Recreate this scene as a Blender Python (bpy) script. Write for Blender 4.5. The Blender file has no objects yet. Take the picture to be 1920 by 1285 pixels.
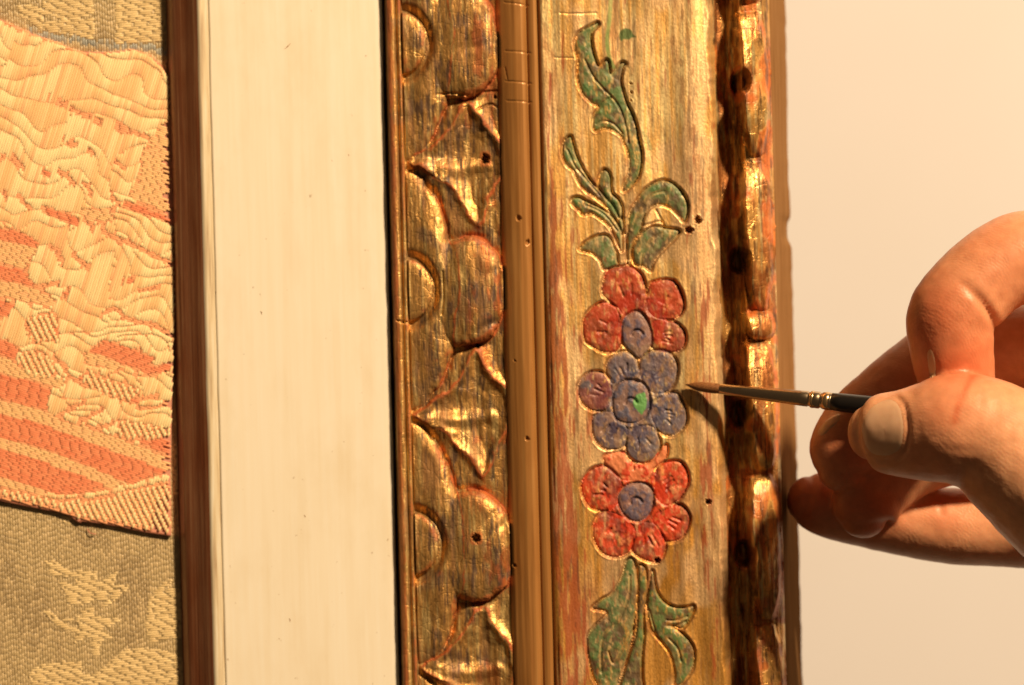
import bpy, bmesh, math
import numpy as np
from mathutils import Vector, Matrix

# ------------------------------------------------------------------ camera, light, exposure
S = 1e-4                 # one photograph pixel at the frame's plane = 0.1 mm
D = 5500.0               # camera distance in those units (0.55 m)
A = 0.0255               # lean of the frame in the picture (radians)
scn = bpy.context.scene
cam_d = bpy.data.cameras.new("camera")
cam = bpy.data.objects.new("camera", cam_d)
scn.collection.objects.link(cam)
cam.location = (0, -D * S, 0)
cam.rotation_euler = (math.radians(90), 0, 0)
cam_d.sensor_width = 36.0
cam_d.lens = 36.0 * D / 1920.0
cam_d.clip_start = 0.01
cam_d.clip_end = 20
cam_d.dof.use_dof = True
cam_d.dof.focus_distance = (D - 190) * S
cam_d.dof.aperture_fstop = 13
scn.camera = cam

world = bpy.data.worlds.new("World")
scn.world = world
world.use_nodes = True
bg = world.node_tree.nodes["Background"]
bg.inputs[0].default_value = (1.0, 0.66, 0.36, 1)
bg.inputs[1].default_value = 0.06

def lamp(name, loc, power, col, radius):
    ld = bpy.data.lights.new(name, 'POINT')
    ld.energy = power; ld.color = col; ld.shadow_soft_size = radius
    lo = bpy.data.objects.new(name, ld); scn.collection.objects.link(lo)
    lo.location = loc
    return lo
KD = np.array([.96, -1.0, 1.12]); KD = KD / np.linalg.norm(KD) * 1.55
lamp("work_lamp", tuple(KD), 207.0, (1.0, 0.735, 0.44), 0.075)
scn.view_settings.view_transform = 'Standard'
scn.view_settings.look = 'None'
scn.view_settings.exposure = 0.0
scn.view_settings.gamma = 1.0
scn.view_settings.use_curve_mapping = False

# ------------------------------------------------------------------ helpers
rng = np.random.default_rng(7)
col = scn.collection
cA, sA = math.cos(A), math.sin(A)

def W(px, py, h):
    f = (D - h) / D
    return np.array([(px - 960) * S * f, -h * S, (642.5 - py) * S * f])

def p2f(pts):                      # picture point -> frame coordinates (across, along)
    p = np.asarray(pts, float)
    dx, dy = p[..., 0] - 960, p[..., 1] - 642.5
    return np.stack([dx * cA - dy * sA + 960, dx * sA + dy * cA + 642.5], -1)

def lin(r, g, b):
    c = np.array([r, g, b]) / 255.0
    return np.where(c <= .04045, c / 12.92, ((c + .055) / 1.055) ** 2.4)
WHITE = lin(243, 218, 175)
def alb(r, g, b):                  # pigment colour from how it looks under this warm lamp
    return np.clip(lin(r, g, b) / WHITE * 0.80, 0.004, 0.92)

def sm(x, a, b):
    t = np.clip((x - a) / (b - a), 0, 1)
    return t * t * (3 - 2 * t)
def mix(a, b, t):
    return a + (b - a) * t[..., None]

def vnoise(x, y, seed=0):
    xi, yi = np.floor(x).astype(np.int64), np.floor(y).astype(np.int64)
    fx, fy = x - xi, y - yi
    fx, fy = fx * fx * (3 - 2 * fx), fy * fy * (3 - 2 * fy)
    def hsh(i, j):
        n = (i * 374761393 + j * 668265263 + seed * 1442695041) & 0xFFFFFFFF
        n = ((n ^ (n >> 13)) * 1274126177) & 0xFFFFFFFF
        return ((n ^ (n >> 16)) & 0xFFFF) / 65535.0
    a, b, c, d = hsh(xi, yi), hsh(xi + 1, yi), hsh(xi, yi + 1), hsh(xi + 1, yi + 1)
    return (a * (1 - fx) + b * fx) * (1 - fy) + (c * (1 - fx) + d * fx) * fy
def fbm(x, y, seed=0, octv=4):
    s, amp, tot = 0, 1.0, 0
    for o in range(octv):
        s = s + amp * vnoise(x * 2 ** o + 17.3 * o, y * 2 ** o + 9.1 * o, seed + o)
        tot += amp; amp *= .55
    return s / tot

def catmull(pts, n=6, closed=True):
    p = np.asarray(pts, float); N = len(p); out = []
    rngk = range(N) if closed else range(N - 1)
    for i in rngk:
        if closed:
            a, b, c, d = p[(i - 1) % N], p[i], p[(i + 1) % N], p[(i + 2) % N]
        else:
            a, b, c, d = p[max(i - 1, 0)], p[i], p[i + 1], p[min(i + 2, N - 1)]
        for k in range(n):
            t = k / n
            out.append(.5 * ((2 * b) + (-a + c) * t + (2 * a - 5 * b + 4 * c - d) * t * t + (-a + 3 * b - 3 * c + d) * t ** 3))
    if not closed: out.append(p[-1])
    return np.array(out)

def seg_dist(U, V, line):
    d2 = np.full(U.shape, 1e9)
    for (x0, y0), (x1, y1) in zip(line[:-1], line[1:]):
        ex, ey = x1 - x0, y1 - y0
        L = ex * ex + ey * ey + 1e-9
        t = np.clip(((U - x0) * ex + (V - y0) * ey) / L, 0, 1)
        d2 = np.minimum(d2, (U - x0 - t * ex) ** 2 + (V - y0 - t * ey) ** 2)
    return np.sqrt(d2)
def inside(U, V, poly):
    r = np.zeros(U.shape, bool)
    x0, y0 = poly[-1]
    for x1, y1 in poly:
        c = (y0 > V) != (y1 > V)
        with np.errstate(divide='ignore', invalid='ignore'):
            r ^= c & (U < (x1 - x0) * (V - y0) / (y1 - y0 + 1e-12) + x0)
        x0, y0 = x1, y1
    return r
def poly_sd(poly, U, V, pad=25):   # + inside, - outside; -999 far away
    out = np.full(U.shape, -999.0)
    lo, hi = poly.min(0) - pad, poly.max(0) + pad
    m = (U > lo[0]) & (U < hi[0]) & (V > lo[1]) & (V < hi[1])
    if m.any():
        u, v = U[m], V[m]
        d = seg_dist(u, v, np.vstack([poly, poly[:1]]))
        out[m] = np.where(inside(u, v, poly), d, -d)
    return out
def boxblur(H, n):
    for ax_ in (0, 1):
        P_ = np.concatenate([np.repeat(np.take(H, [0], ax_), n + 1, ax_), H, np.repeat(np.take(H, [-1], ax_), n, ax_)], ax_)
        c = np.cumsum(P_, ax_); L = H.shape[ax_]
        H = (np.take(c, range(2 * n + 1, 2 * n + 1 + L), ax_) - np.take(c, range(0, L), ax_)) / (2 * n + 1)
    return H
def line_dist(pts, U, V, pad=20):
    l = catmull(p2f(pts), 5, False)
    out = np.full(U.shape, 999.0)
    lo, hi = l.min(0) - pad, l.max(0) + pad
    m = (U > lo[0]) & (U < hi[0]) & (V > lo[1]) & (V < hi[1])
    if m.any(): out[m] = seg_dist(U[m], V[m], l)
    return out

def new_obj(name, me, mat, parent=None):
    o = bpy.data.objects.new(name, me)
    col.objects.link(o)
    if mat: me.materials.append(mat)
    if parent: o.parent = parent
    return o
def mesh_np(name, V, F, cols=None, attrs=None, smooth=True, normals=None):
    me = bpy.data.meshes.new(name)
    V = np.ascontiguousarray(V, np.float32); F = np.ascontiguousarray(F, np.int32)
    k = F.shape[1]
    me.vertices.add(len(V)); me.vertices.foreach_set("co", V.ravel())
    me.loops.add(F.size); me.loops.foreach_set("vertex_index", F.ravel())
    me.polygons.add(len(F)); me.polygons.foreach_set("loop_start", np.arange(0, F.size, k, dtype=np.int32))
    me.update(calc_edges=True)
    me.polygons.foreach_set("use_smooth", np.full(len(F), smooth))
    if cols is not None:
        a = me.attributes.new("col", 'FLOAT_COLOR', 'POINT')
        c = np.ones((len(V), 4), np.float32); c[:, :3] = cols
        a.data.foreach_set("color", c.ravel())
    for k_, v_ in (attrs or {}).items():
        a = me.attributes.new(k_, 'FLOAT', 'POINT')
        a.data.foreach_set("value", np.ascontiguousarray(v_, np.float32))
    if normals is not None:
        me.normals_split_custom_set_from_vertices(np.ascontiguousarray(normals, np.float32))
    me.validate()
    return me
def tag(o, label=None, cat=None, group=None, kind=None):
    if label: o["label"] = label
    if cat: o["category"] = cat
    if group: o["group"] = group
    if kind: o["kind"] = kind
    return o
def empty(name, loc=(0, 0, 0)):
    o = bpy.data.objects.new(name, None); col.objects.link(o); o.location = loc
    o.empty_display_size = .01
    return o

# ------------------------------------------------------------------ materials
def nodes(name):
    m = bpy.data.materials.new(name); m.use_nodes = True
    return m, m.node_tree, m.node_tree.nodes["Principled BSDF"]
def noise_node(nt, vec, scale, detail=3, rough=.55):
    n = nt.nodes.new("ShaderNodeTexNoise")
    n.inputs["Scale"].default_value = scale; n.inputs["Detail"].default_value = detail
    n.inputs["Roughness"].default_value = rough
    nt.links.new(vec, n.inputs["Vector"])
    return n.outputs["Fac"]
def mapped(nt, sc):
    tc = nt.nodes.new("ShaderNodeTexCoord"); mp = nt.nodes.new("ShaderNodeMapping")
    mp.inputs["Scale"].default_value = sc
    nt.links.new(tc.outputs["Object"], mp.inputs["Vector"])
    return mp.outputs["Vector"]
def ramp(nt, fac, stops):
    r = nt.nodes.new("ShaderNodeValToRGB")
    el = r.color_ramp.elements
    while len(el) < len(stops): el.new(.5)
    for e, (p, c) in zip(el, stops):
        e.position = p; e.color = (*c, 1) if len(c) == 3 else c
    nt.links.new(fac, r.inputs["Fac"])
    return r.outputs["Color"]
def mixc(nt, fac, a, b, mode='MIX'):
    n = nt.nodes.new("ShaderNodeMix"); n.data_type = 'RGBA'; n.blend_type = mode
    for sock, val in ((n.inputs["Factor"], fac), (n.inputs[6], a), (n.inputs[7], b)):
        if isinstance(val, bpy.types.NodeSocket): nt.links.new(val, sock)
        elif isinstance(val, (int, float)): sock.default_value = val
        else: sock.default_value = (*val, 1)
    return n.outputs[2]
def bump(nt, p, hgt, strength, dist):
    b = nt.nodes.new("ShaderNodeBump")
    b.inputs["Strength"].default_value = strength; b.inputs["Distance"].default_value = dist
    nt.links.new(hgt, b.inputs["Height"]); nt.links.new(b.outputs[0], p.inputs["Normal"])
def attr(nt, name, out="Color"):
    a = nt.nodes.new("ShaderNodeAttribute"); a.attribute_name = name
    return a.outputs[out]

def crackle(nt, sc, warp=.35, width=.035):
    v = mapped(nt, sc)
    nz = nt.nodes.new("ShaderNodeTexNoise"); nz.inputs["Scale"].default_value = 2.2; nz.inputs["Detail"].default_value = 3
    nt.links.new(v, nz.inputs["Vector"])
    vm = nt.nodes.new("ShaderNodeMix"); vm.data_type = 'RGBA'; vm.blend_type = 'LINEAR_LIGHT'; vm.inputs["Factor"].default_value = warp
    nt.links.new(v, vm.inputs[6]); nt.links.new(nz.outputs["Color"], vm.inputs[7])
    vo = nt.nodes.new("ShaderNodeTexVoronoi"); vo.feature = 'DISTANCE_TO_EDGE'; vo.inputs["Scale"].default_value = 1.0
    nt.links.new(vm.outputs[2], vo.inputs["Vector"])
    return ramp(nt, vo.outputs["Distance"], [(0.0, (0, 0, 0)), (width, (1, 1, 1))])
def mat_gilt(name, streak=(2600, 900, 160), var=.35, bstr=.25, ck=(150, 150, 320), cks=.25, ckb=.5):
    m, nt, p = nodes(name)
    v = mapped(nt, streak)
    n1 = noise_node(nt, v, 1.0, 4)
    v2 = mapped(nt, (3600, 3600, 1800))
    n2 = noise_node(nt, v2, 1.0, 4)
    g = ramp(nt, n1, [(.25, (1 - var,) * 3), (.7, (1.0 + var * .35,) * 3)])
    g2 = ramp(nt, n2, [(.35, (.82, .78, .74)), (.5, (1, 1, 1)), (.7, (1.05,) * 3)])
    c = mixc(nt, 1.0, attr(nt, "col"), g, 'MULTIPLY')
    c = mixc(nt, .7, c, g2, 'MULTIPLY')
    cr = crackle(nt, ck)
    c = mixc(nt, cks, c, cr, 'MULTIPLY')
    nt.links.new(c, p.inputs["Base Color"])
    nt.links.new(attr(nt, "met", "Fac"), p.inputs["Metallic"])
    rr = nt.nodes.new("ShaderNodeMath"); rr.operation = 'MULTIPLY_ADD'; rr.inputs[1].default_value = .22
    sub = nt.nodes.new("ShaderNodeMath"); sub.operation = 'SUBTRACT'; sub.inputs[1].default_value = .11
    nt.links.new(n2, rr.inputs[0]); nt.links.new(attr(nt, "rgh", "Fac"), sub.inputs[0]); nt.links.new(sub.outputs[0], rr.inputs[2])
    nt.links.new(rr.outputs[0], p.inputs["Roughness"])
    add = nt.nodes.new("ShaderNodeMath"); add.operation = 'ADD'
    nt.links.new(n1, add.inputs[0]); nt.links.new(n2, add.inputs[1])
    add2 = nt.nodes.new("ShaderNodeMath"); add2.operation = 'MULTIPLY_ADD'; add2.inputs[1].default_value = ckb
    nt.links.new(cr, add2.inputs[0]); nt.links.new(add.outputs[0], add2.inputs[2])
    bump(nt, p, add2.outputs[0], bstr, .0003)
    return m
M_carve = mat_gilt("rubbed_gilding", (2800, 1200, 150), .40, .32)
M_frieze = mat_gilt("painted_gilding", (1500, 1200, 50), .08, .26, (45, 45, 120), .04, .10)

def mat_streak(name, stops, sc, rough, metal, bstr, spec=.5, stops2=None, sc2=None):
    m, nt, p = nodes(name)
    v = mapped(nt, sc); n1 = noise_node(nt, v, 1.0, 5, .6)
    c = ramp(nt, n1, stops)
    if stops2:
        n3 = noise_node(nt, mapped(nt, sc2), 1.0, 4, .6)
        c = mixc(nt, 1.0, c, ramp(nt, n3, stops2), 'MULTIPLY')
    if name == "pale_gilding":
        sp = noise_node(nt, mapped(nt, (900, 900, 700)), 1.0, 2)
        c = mixc(nt, .55, c, ramp(nt, sp, [(.235, (.35, .22, .12)), (.27, (1, 1, 1))]), 'MULTIPLY')
        st = noise_node(nt, mapped(nt, (60, 60, 30)), 1.0, 5, .65)
        c = mixc(nt, .5, c, ramp(nt, st, [(.3, (.90, .84, .74)), (.5, (1, 1, 1))]), 'MULTIPLY')
    nt.links.new(c, p.inputs["Base Color"])
    p.inputs["Roughness"].default_value = rough; p.inputs["Metallic"].default_value = metal
    p.inputs["Specular IOR Level"].default_value = spec
    n2 = noise_node(nt, mapped(nt, (sc[0] * 1.5, sc[1], sc[2] * 4)), 1.0, 4)
    bump(nt, p, n2, bstr, .0003)
    return m
def T(*c): return tuple(float(x) for x in alb(*c))
M_panel = mat_streak("pale_gilding", [(.2, T(248, 212, 154)), (.5, T(252, 218, 162)), (.8, T(254, 223, 170))], (700, 300, 22), .5, .04, .03,
                     stops2=[(.3, (.965, .95, .92)), (.5, (1, 1, 1))], sc2=(160, 50, 40))
M_ochre = mat_streak("ochre_bole", [(.2, T(146, 88, 34)), (.5, T(174, 108, 44)), (.8, T(190, 126, 58))], (1400, 500, 30), .36, .25, .10,
                     stops2=[(.3, (.86, .80, .72)), (.5, (1, 1, 1))], sc2=(600, 200, 60))
M_slip = mat_streak("brown_bole", [(.2, T(112, 58, 30)), (.5, T(156, 92, 50)), (.8, T(196, 138, 84))], (2600, 900, 26), .36, .18, .2,
                    stops2=[(.35, (.8, .62, .5)), (.6, (1, 1, 1))], sc2=(300, 100, 60))
M_slip_edge = mat_streak("worn_gold_edge", [(.2, T(150, 104, 62)), (.5, T(222, 184, 124)), (.8, T(240, 212, 160))], (1500, 500, 60), .35, .25, .15)
M_side = mat_streak("bare_wood", [(.2, T(112, 70, 32)), (.5, T(140, 92, 46)), (.8, T(156, 108, 60))], (700, 700, 50), .75, 0, .25)
M_side.node_tree.nodes['Principled BSDF'].inputs['Specular IOR Level'].default_value = 0.0
M_dark = mat_streak("dark_board", [(.2, T(50, 32, 22)), (.8, T(70, 46, 32))], (700, 700, 50), .8, 0, .2)
M_wall = mat_streak("cream_wall", [(.3, T(238, 210, 172)), (.7, T(242, 215, 178))], (5, 5, 5), .85, 0, .02)

def mat_thread(name, rough, spec, sheen):
    m, nt, p = nodes(name)
    n = noise_node(nt, mapped(nt, (9000, 9000, 9000)), 1.0, 2)
    c = mixc(nt, 1.0, attr(nt, "col"), ramp(nt, n, [(.3, (.86,) * 3), (.7, (1.1,) * 3)]), 'MULTIPLY')
    nt.links.new(c, p.inputs["Base Color"])
    p.inputs["Roughness"].default_value = rough
    p.inputs["Specular IOR Level"].default_value = spec
    p.inputs["Sheen Weight"].default_value = sheen
    bump(nt, p, n, .3, .0001)
    return m
M_thread = mat_thread("wool_thread", .6, .25, .1)
M_silk = mat_thread("silk_thread", .38, .55, .0)

# ------------------------------------------------------------------ wall
def quad_sheet(name, x0, x1, z0, z1, y, mat, n=24):
    xs, zs = np.linspace(x0, x1, n), np.linspace(z0, z1, n)
    X, Z = np.meshgrid(xs, zs)
    V = np.stack([X.ravel(), np.full(X.size, y), Z.ravel()], -1)
    i = np.arange(n * n).reshape(n, n)
    F = np.stack([i[:-1, :-1], i[:-1, 1:], i[1:, 1:], i[1:, :-1]], -1).reshape(-1, 4)
    return new_obj(name, mesh_np(name, V, F), mat)
wall = tag(quad_sheet("wall", -3.0, 3.0, -2.4, 2.4, .62, M_wall), kind="structure")

# ------------------------------------------------------------------ frame grids
V_ALL = np.concatenate([np.arange(-520, -30, 8.0), np.arange(-30, 1316, 1.6), np.arange(1316, 1800, 8.0)])
def grid(u0, u1, du, Vs=V_ALL):
    Us = np.linspace(u0, u1, int(round((u1 - u0) / du)) + 1)
    U, V = np.meshgrid(Us, Vs)
    return U, V
def grid_mesh(name, U, V, H, cols=None, attrs=None, labels=None, skip=None):
    """height field in frame coordinates -> {label: mesh}; normals come from the whole field so that pieces join smoothly"""
    P = np.stack([(U - 960) * S, -H * S, (642.5 - V) * S], -1)
    Us, Vs = U[0], V[:, 0]
    gv, gu = np.gradient(H, Vs, Us)
    N = np.stack([-gu, -np.ones_like(gu), gv], -1)   # y axis points away from the camera
    N /= np.linalg.norm(N, axis=-1, keepdims=True)
    nv, nu = U.shape
    idx = np.arange(nv * nu).reshape(nv, nu)
    F = np.stack([idx[:-1, :-1], idx[1:, :-1], idx[1:, 1:], idx[:-1, 1:]], -1).reshape(-1, 4)
    lab = np.zeros(len(F), int) if labels is None else labels[:-1, :-1].ravel()
    P, N = P.reshape(-1, 3), N.reshape(-1, 3)
    cf = None if cols is None else cols.reshape(-1, 3)
    res = {}
    for L in np.unique(lab):
        f = F[lab == L]
        used, inv = np.unique(f, return_inverse=True)
        res[int(L)] = mesh_np(name, P[used], inv.reshape(-1, 4), None if cf is None else cf[used],
                              {k: a.ravel()[used] for k, a in (attrs or {}).items()}, True, N[used])
    return res

frame = empty("picture_frame")
frame.rotation_euler = (0, -A, 0)
tag(frame, "old carved gilt wooden picture frame with red and blue engraved flowers", "picture frame")
liner = empty("frame_liner")
liner.rotation_euler = (0, -A, 0)
tag(liner, "flat pale gilded inner frame with narrow dark brown moulding beside the textile", "frame liner")

def profile(name, pts, mat, parent, vstep=40, n=3, sharp=False):
    pr = np.asarray(pts, float)
    if not sharp: pr = catmull(pr, n, False)
    pr[:, 0] = 960 + (pr[:, 0] - 960) * (D - pr[:, 1]) / D
    Vs = np.arange(-520, 1801, vstep)
    k = len(pr)
    P = np.zeros((len(Vs), k, 3))
    P[..., 0] = (pr[None, :, 0] - 960) * S
    wob = (vnoise(Vs / 60.0, Vs * 0 + 3.3, 5) - .5) * 1.6
    P[..., 0] += wob[:, None] * S
    P[..., 1] = -pr[None, :, 1] * S
    P[..., 2] = ((642.5 - Vs) * S)[:, None]
    i = np.arange(len(Vs) * k).reshape(len(Vs), k)
    F = np.stack([i[:-1, :-1], i[1:, :-1], i[1:, 1:], i[:-1, 1:]], -1).reshape(-1, 4)
    return new_obj(name, mesh_np(name, P.reshape(-1, 3), F, smooth=not sharp), mat, parent)

# --- liner: slip moulding by the textile, flat gilded panel
profile("slip_moulding", [(326, -140), (327, -62), (329, -56), (333, -47), (338, -37), (346, -31), (358, -24), (370, -15), (379, -8), (385, -4.5)], M_slip, liner, 20)
profile("worn_edge", [(385, -4.5), (388, -3), (392, -3.5), (397, -6.5), (402, -10), (405.5, -13), (406.5, -16)], M_slip_edge, liner, 20)
profile("gilded_panel", [(406.5, -17), (408, -14.2), (411, -13.6), (500, -13.5), (600, -13.2), (715, -13.5), (728, -14), (731.5, -16), (732.5, -60), (733, -160)], M_panel, liner, 20)
def scratch(px0, py0, px1, py1):
    p = p2f([(px0, py0), ((px0 + px1) / 2 + 1, (py0 + py1) / 2), (px1, py1)]); d = p[2] - p[0]; n_ = np.array([-d[1], d[0]]) / np.linalg.norm(d) * .8
    vs = [((q[0] - 960) * S, 13.0 * S, (642.5 - q[1]) * S) for q in (p[0], p[1] + n_, p[2], p[1] - n_)]
    new_obj("scratch", mesh_np("scratch", vs, [(0, 1, 2, 3)]), M_ochre, liner)
for sc_ in ((531, 92, 545, 79), (487, 583, 490, 590), (652, 289, 653, 292), (569, 966, 571, 972), (541, 1160, 543, 1168)): scratch(*sc_)
profile("backing", [(300, -142), (736, -162), (1440, -230)], M_dark, liner, 200, sharp=True)

# --- carved inner border -------------------------------------------------------
U, V = grid(736.5, 946, 1.5)
VC = [-870, -397, 75, 540, 1018, 1490, 1965]
H = np.full(U.shape, -6.0)
lab = np.zeros(U.shape, int)
wob = (fbm(U / 40, V / 60, 11, 3) - .5)
Uw = U + (fbm(U / 45, V / 60, 21, 4) - .5) * 22
Vw = V + (fbm(U / 45, V / 50, 31, 4) - .5) * 26
edge = np.zeros(U.shape)           # places where the leaf is rubbed to the bole: rims of the carving
carve_names = {0: "carved_ground"}
nxt = 1
jit = np.random.default_rng(3)
# ground leaves between the bosses
for k in range(len(VC) - 1):
    vv = .5 * (VC[k] + VC[k + 1]) - 2
    j = jit.uniform(-6, 6, 8)
    dia = np.array([(888 + j[0], vv - 118), (915, vv - 78), (944, vv - 42 + j[1]), (944, vv + 22), (924, vv + 62), (905 + j[2], vv + 112), (868, vv + 62), (820, vv + 22), (776, vv - 4 + j[3]), (822, vv - 34), (858, vv - 70)])
    sd = poly_sd(catmull(dia, 3), Uw, Vw, 45)
    near = sd > -45
    Hd = -3 - 10 * sm(sd, 2, 46) + 6 * np.exp(-(sd / 8.0) ** 2)
    mid = seg_dist(U, V, np.array([(800, vv), (870, vv + 8), (915, vv + 2)]))
    Hd += 8 * np.exp(-(mid / 14) ** 2) * (sd > 0)
    H = np.where(sd > 0, Hd, np.where(near, -3 + 6 * np.exp(-(sd / 8.0) ** 2) - 3 * sm(-sd, 4, 34), H))
    edge = np.maximum(edge, np.where(near, .75 * np.exp(-((sd + 2) / 3.6) ** 2), 0))
    lab = np.where(sd > 0, nxt, lab); carve_names[nxt] = "leaf_facet"; nxt += 1
for vc in VC:
    j = jit.uniform(-1, 1, 8)
    r = np.sqrt(((Uw - 764) / (96 + 3 * j[0])) ** 2 + ((Vw - vc) / (226 + 4 * j[1])) ** 2)
    m = (r < 1.12)
    Hl = -8 + (9 + 12 * sm(U, 766, 830)) * np.sqrt(np.clip(1 - np.clip(r, 0, 1) ** 5, 0, 1))
    H = np.where(r < 1, np.maximum(Hl, -8), H)
    H = np.where((r >= 1) & m, H - 7 * np.exp(-((r - 1) / .05) ** 2), H)
    edge = np.maximum(edge, .8 * np.exp(-((r - 1.0) / .028) ** 2) * sm(Uw, 800, 830))
    lab = np.where(r < 1, nxt, lab); carve_names[nxt] = "lobe"; nxt += 1
    # big rounded boss
    q = (np.abs((Uw - (882 + j[2])) / np.where(Uw > 882, 71 + 2 * j[3], 112)) ** 2.05 + np.abs((Vw - vc - 3) / (104 + 4 * j[4])) ** 2.05) ** (1 / 2.05)
    Hb = 0 + 21 * np.sqrt(np.clip(1 - np.clip(q, 0, 1) ** 5, 0, 1)) - 9 * sm(-(U - 884), 0, 60) + 3 * sm(U, 860, 930)
    H = np.where(q < 1, np.maximum(Hb, np.where(U < 870, H, -9)), H)
    H = np.where((q >= 1) & (q < 1.3) & (U > 850), H - (6 + 4 * sm(V, vc, vc + 60)) * np.exp(-((q - 1) / .08) ** 2), H)
    edge = np.maximum(edge, np.exp(-((q - 1.02) / .04) ** 2) * sm(U, 850, 880))
    lab = np.where((q < 1) & ((U > 835)), nxt, lab); carve_names[nxt] = "boss"; nxt += 1
    # half-round eye cut into the lobe
    e = np.sqrt(((U - 765) / 54) ** 2 + ((V - vc - 3 * j[5]) / 64) ** 2)
    ring = np.exp(-((e - 1.0) / .15) ** 2)
    H = H - 13 * ring * (U > 762)
    H = np.where(e < .92, -3 + 9 * np.sqrt(np.clip(1 - (e / .92) ** 4, 0, 1)) + 4 * sm(U, 770, 810) * (e < .9), H)
    lab = np.where((e < .95) & (U > 766), nxt, lab); carve_names[nxt] = "half_disc"; nxt += 1
    # tool slips and dents on the boss
    for _ in range(3):
        cu, cv = 890 + jit.uniform(-10, 45), vc + jit.uniform(-70, 85); an = jit.uniform(-.9, -.1)
        a_ = (U - cu) * math.cos(an) + (V - cv) * math.sin(an); b_ = -(U - cu) * math.sin(an) + (V - cv) * math.cos(an)
        H = H - jit.uniform(1.5, 4.5) * np.exp(-(a_ / 22) ** 2 - (b_ / 7) ** 2)
# plain fillets on the left
fil = np.interp(U, [736, 738, 740, 746, 752, 755, 757, 760, 764, 766, 768, 771], [-60, -26, 1, 5, 5, 3, -3, 3, 4, 3, -7, -4])
H = np.where(U < 768, fil, H)
lab = np.where(U < 765.5, nxt, lab); carve_names[nxt] = "fillet"
H = np.maximum(H, np.interp(U, [890, 930, 946], [-12, -5, -2]))
H = np.where(U > 938, np.minimum(H, 12), H)
H += (fbm(U / 9, V / 40, 41, 3) - .5) * 2.6 + (fbm(U / 25, V / 35, 43, 2) - .5) * 3 * (U > 770)
# drying cracks and nail holes
def hole(H, px, py, r, d, U, V):
    (cu, cv), = p2f([(px, py)])
    dd = np.hypot(U - cu, (V - cv) * (.8 + .4 * ((px * 7) % 10) / 10)) + (fbm(U / 3 + px, V / 3, 161, 2) - .5) * r * .9
    return H - d * (1 - sm(dd, r * .55, r * 1.15)), np.exp(-((dd - r * 1.2) / 2.0) ** 2)
for px, py, r in ((910, 298, 7.5), (895, 648, 4.5), (893, 1008, 6.5), (928, 182, 3)):
    H, e = hole(H, px, py, r, 26, U, V); H = H + .3 * e
for pts in ([(765, 322), (780, 318)], [(820, 178), (850, 176), (880, 181)], [(905, 172), (935, 170)], [(895, 205), (920, 195), (934, 203)], [(745, 602), (766, 606)], [(830, 510), (832, 560), (828, 590)]):
    H = H - 4.0 * np.exp(-(line_dist(pts, U, V) / 1.6) ** 2)
gold = alb(222, 152, 70); brt = alb(252, 196, 104); dirt = alb(140, 86, 42); dark = alb(74, 46, 30); bole = alb(186, 86, 30); grey = alb(156, 114, 78)
s1 = fbm(U / 4, V / 90, 51, 3); s2 = fbm(U / 12, V / 110, 53, 4); s3 = fbm(U / 2.6, V / 34, 55, 2); s4 = fbm(U / 40, V / 40, 57, 3)
C = mix(np.broadcast_to(gold, U.shape + (3,)), brt, sm(s1, .5, .72) * .8)
C = mix(C, dirt, sm(s2, .46, .68) * .7)
C = mix(C, grey, sm(s4, .58, .75) * .4)
spk = sm(s3 + .5 * (s4 - .5), .62, .70) * sm(U, 775, 790)
C = mix(C, dark, spk * .85)
bl = np.clip(edge * (.55 + .9 * (fbm(U / 14, V / 14, 59, 3) - .3)), 0, 1)
hi = H - boxblur(H, 7)
hi = sm(hi + 5 * (fbm(U / 12, V / 16, 63, 3) - .5), 1.6, 4.0)
C = mix(C, bole, np.clip(sm(bl, .25, .6) + .75 * hi, 0, 1))
C = mix(C, bole, sm(fbm(U / 26, V / 55, 61, 4), .60, .70) * .6 * sm(U, 850, 900))
met = np.clip(.78 - .6 * sm(bl, .3, .7) - .5 * spk - .5 * hi - .25 * sm(s2, .5, .7), .0, 1); rgh = np.clip(.46 + .14 * sm(s2, .4, .7) + .1 * sm(bl, .3, .7), .2, .8)
carved_root = None
for L, me in sorted(grid_mesh("carving", U, V, H, C, {"met": met, "rgh": rgh}, lab).items()):
    if L == 0:
        carved_root = new_obj("carved_border", me, M_carve, frame)
for L, me in sorted(grid_mesh("carving", U, V, H, C, {"met": met, "rgh": rgh}, lab).items()):
    if L: new_obj(carve_names[L], me, M_carve, carved_root)

# --- ochre mouldings
mp = [(944.5, -8), (945.5, -2), (948, 3), (954, 8), (966, 14), (980, 18.5), (992, 18), (999, 14), (1001.5, 9), (1003, 8), (1005, 12), (1010, 14), (1016, 14), (1020, 12), (1023, 7), (1025, 8), (1027, 13), (1029, 15.5)]
def cracked(U, V):
    H = np.interp(U, [p[0] for p in mp], [p[1] for p in mp])
    H += (fbm(U / 5, V / 160, 71, 3) - .5) * .7 + (fbm(U / 30, V / 120, 73, 2) - .5) * 2
    for pts in ([(946, 6), (990, 12)], [(948, 97), (995, 101)], [(948, 153), (996, 158)], [(950, 190), (996, 193)], [(947, 128), (951, 150)]):
        H = H - 1.6 * np.exp(-(line_dist(pts, U, V) / 1.0) ** 2)
    for px, py, r in ((989, 455, 5.5), (988, 822, 5), (965, 1060, 3.2), (973, 410, 5), (965, 677, 2)):
        H, e = hole(H, px, py, r * .85, 6, U, V)
    return H
U, V = grid(944.5, 1029, 1.6)
new_obj("ochre_moulding", grid_mesh("ochre_moulding", U, V, cracked(U, V))[0], M_ochre, frame)

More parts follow.
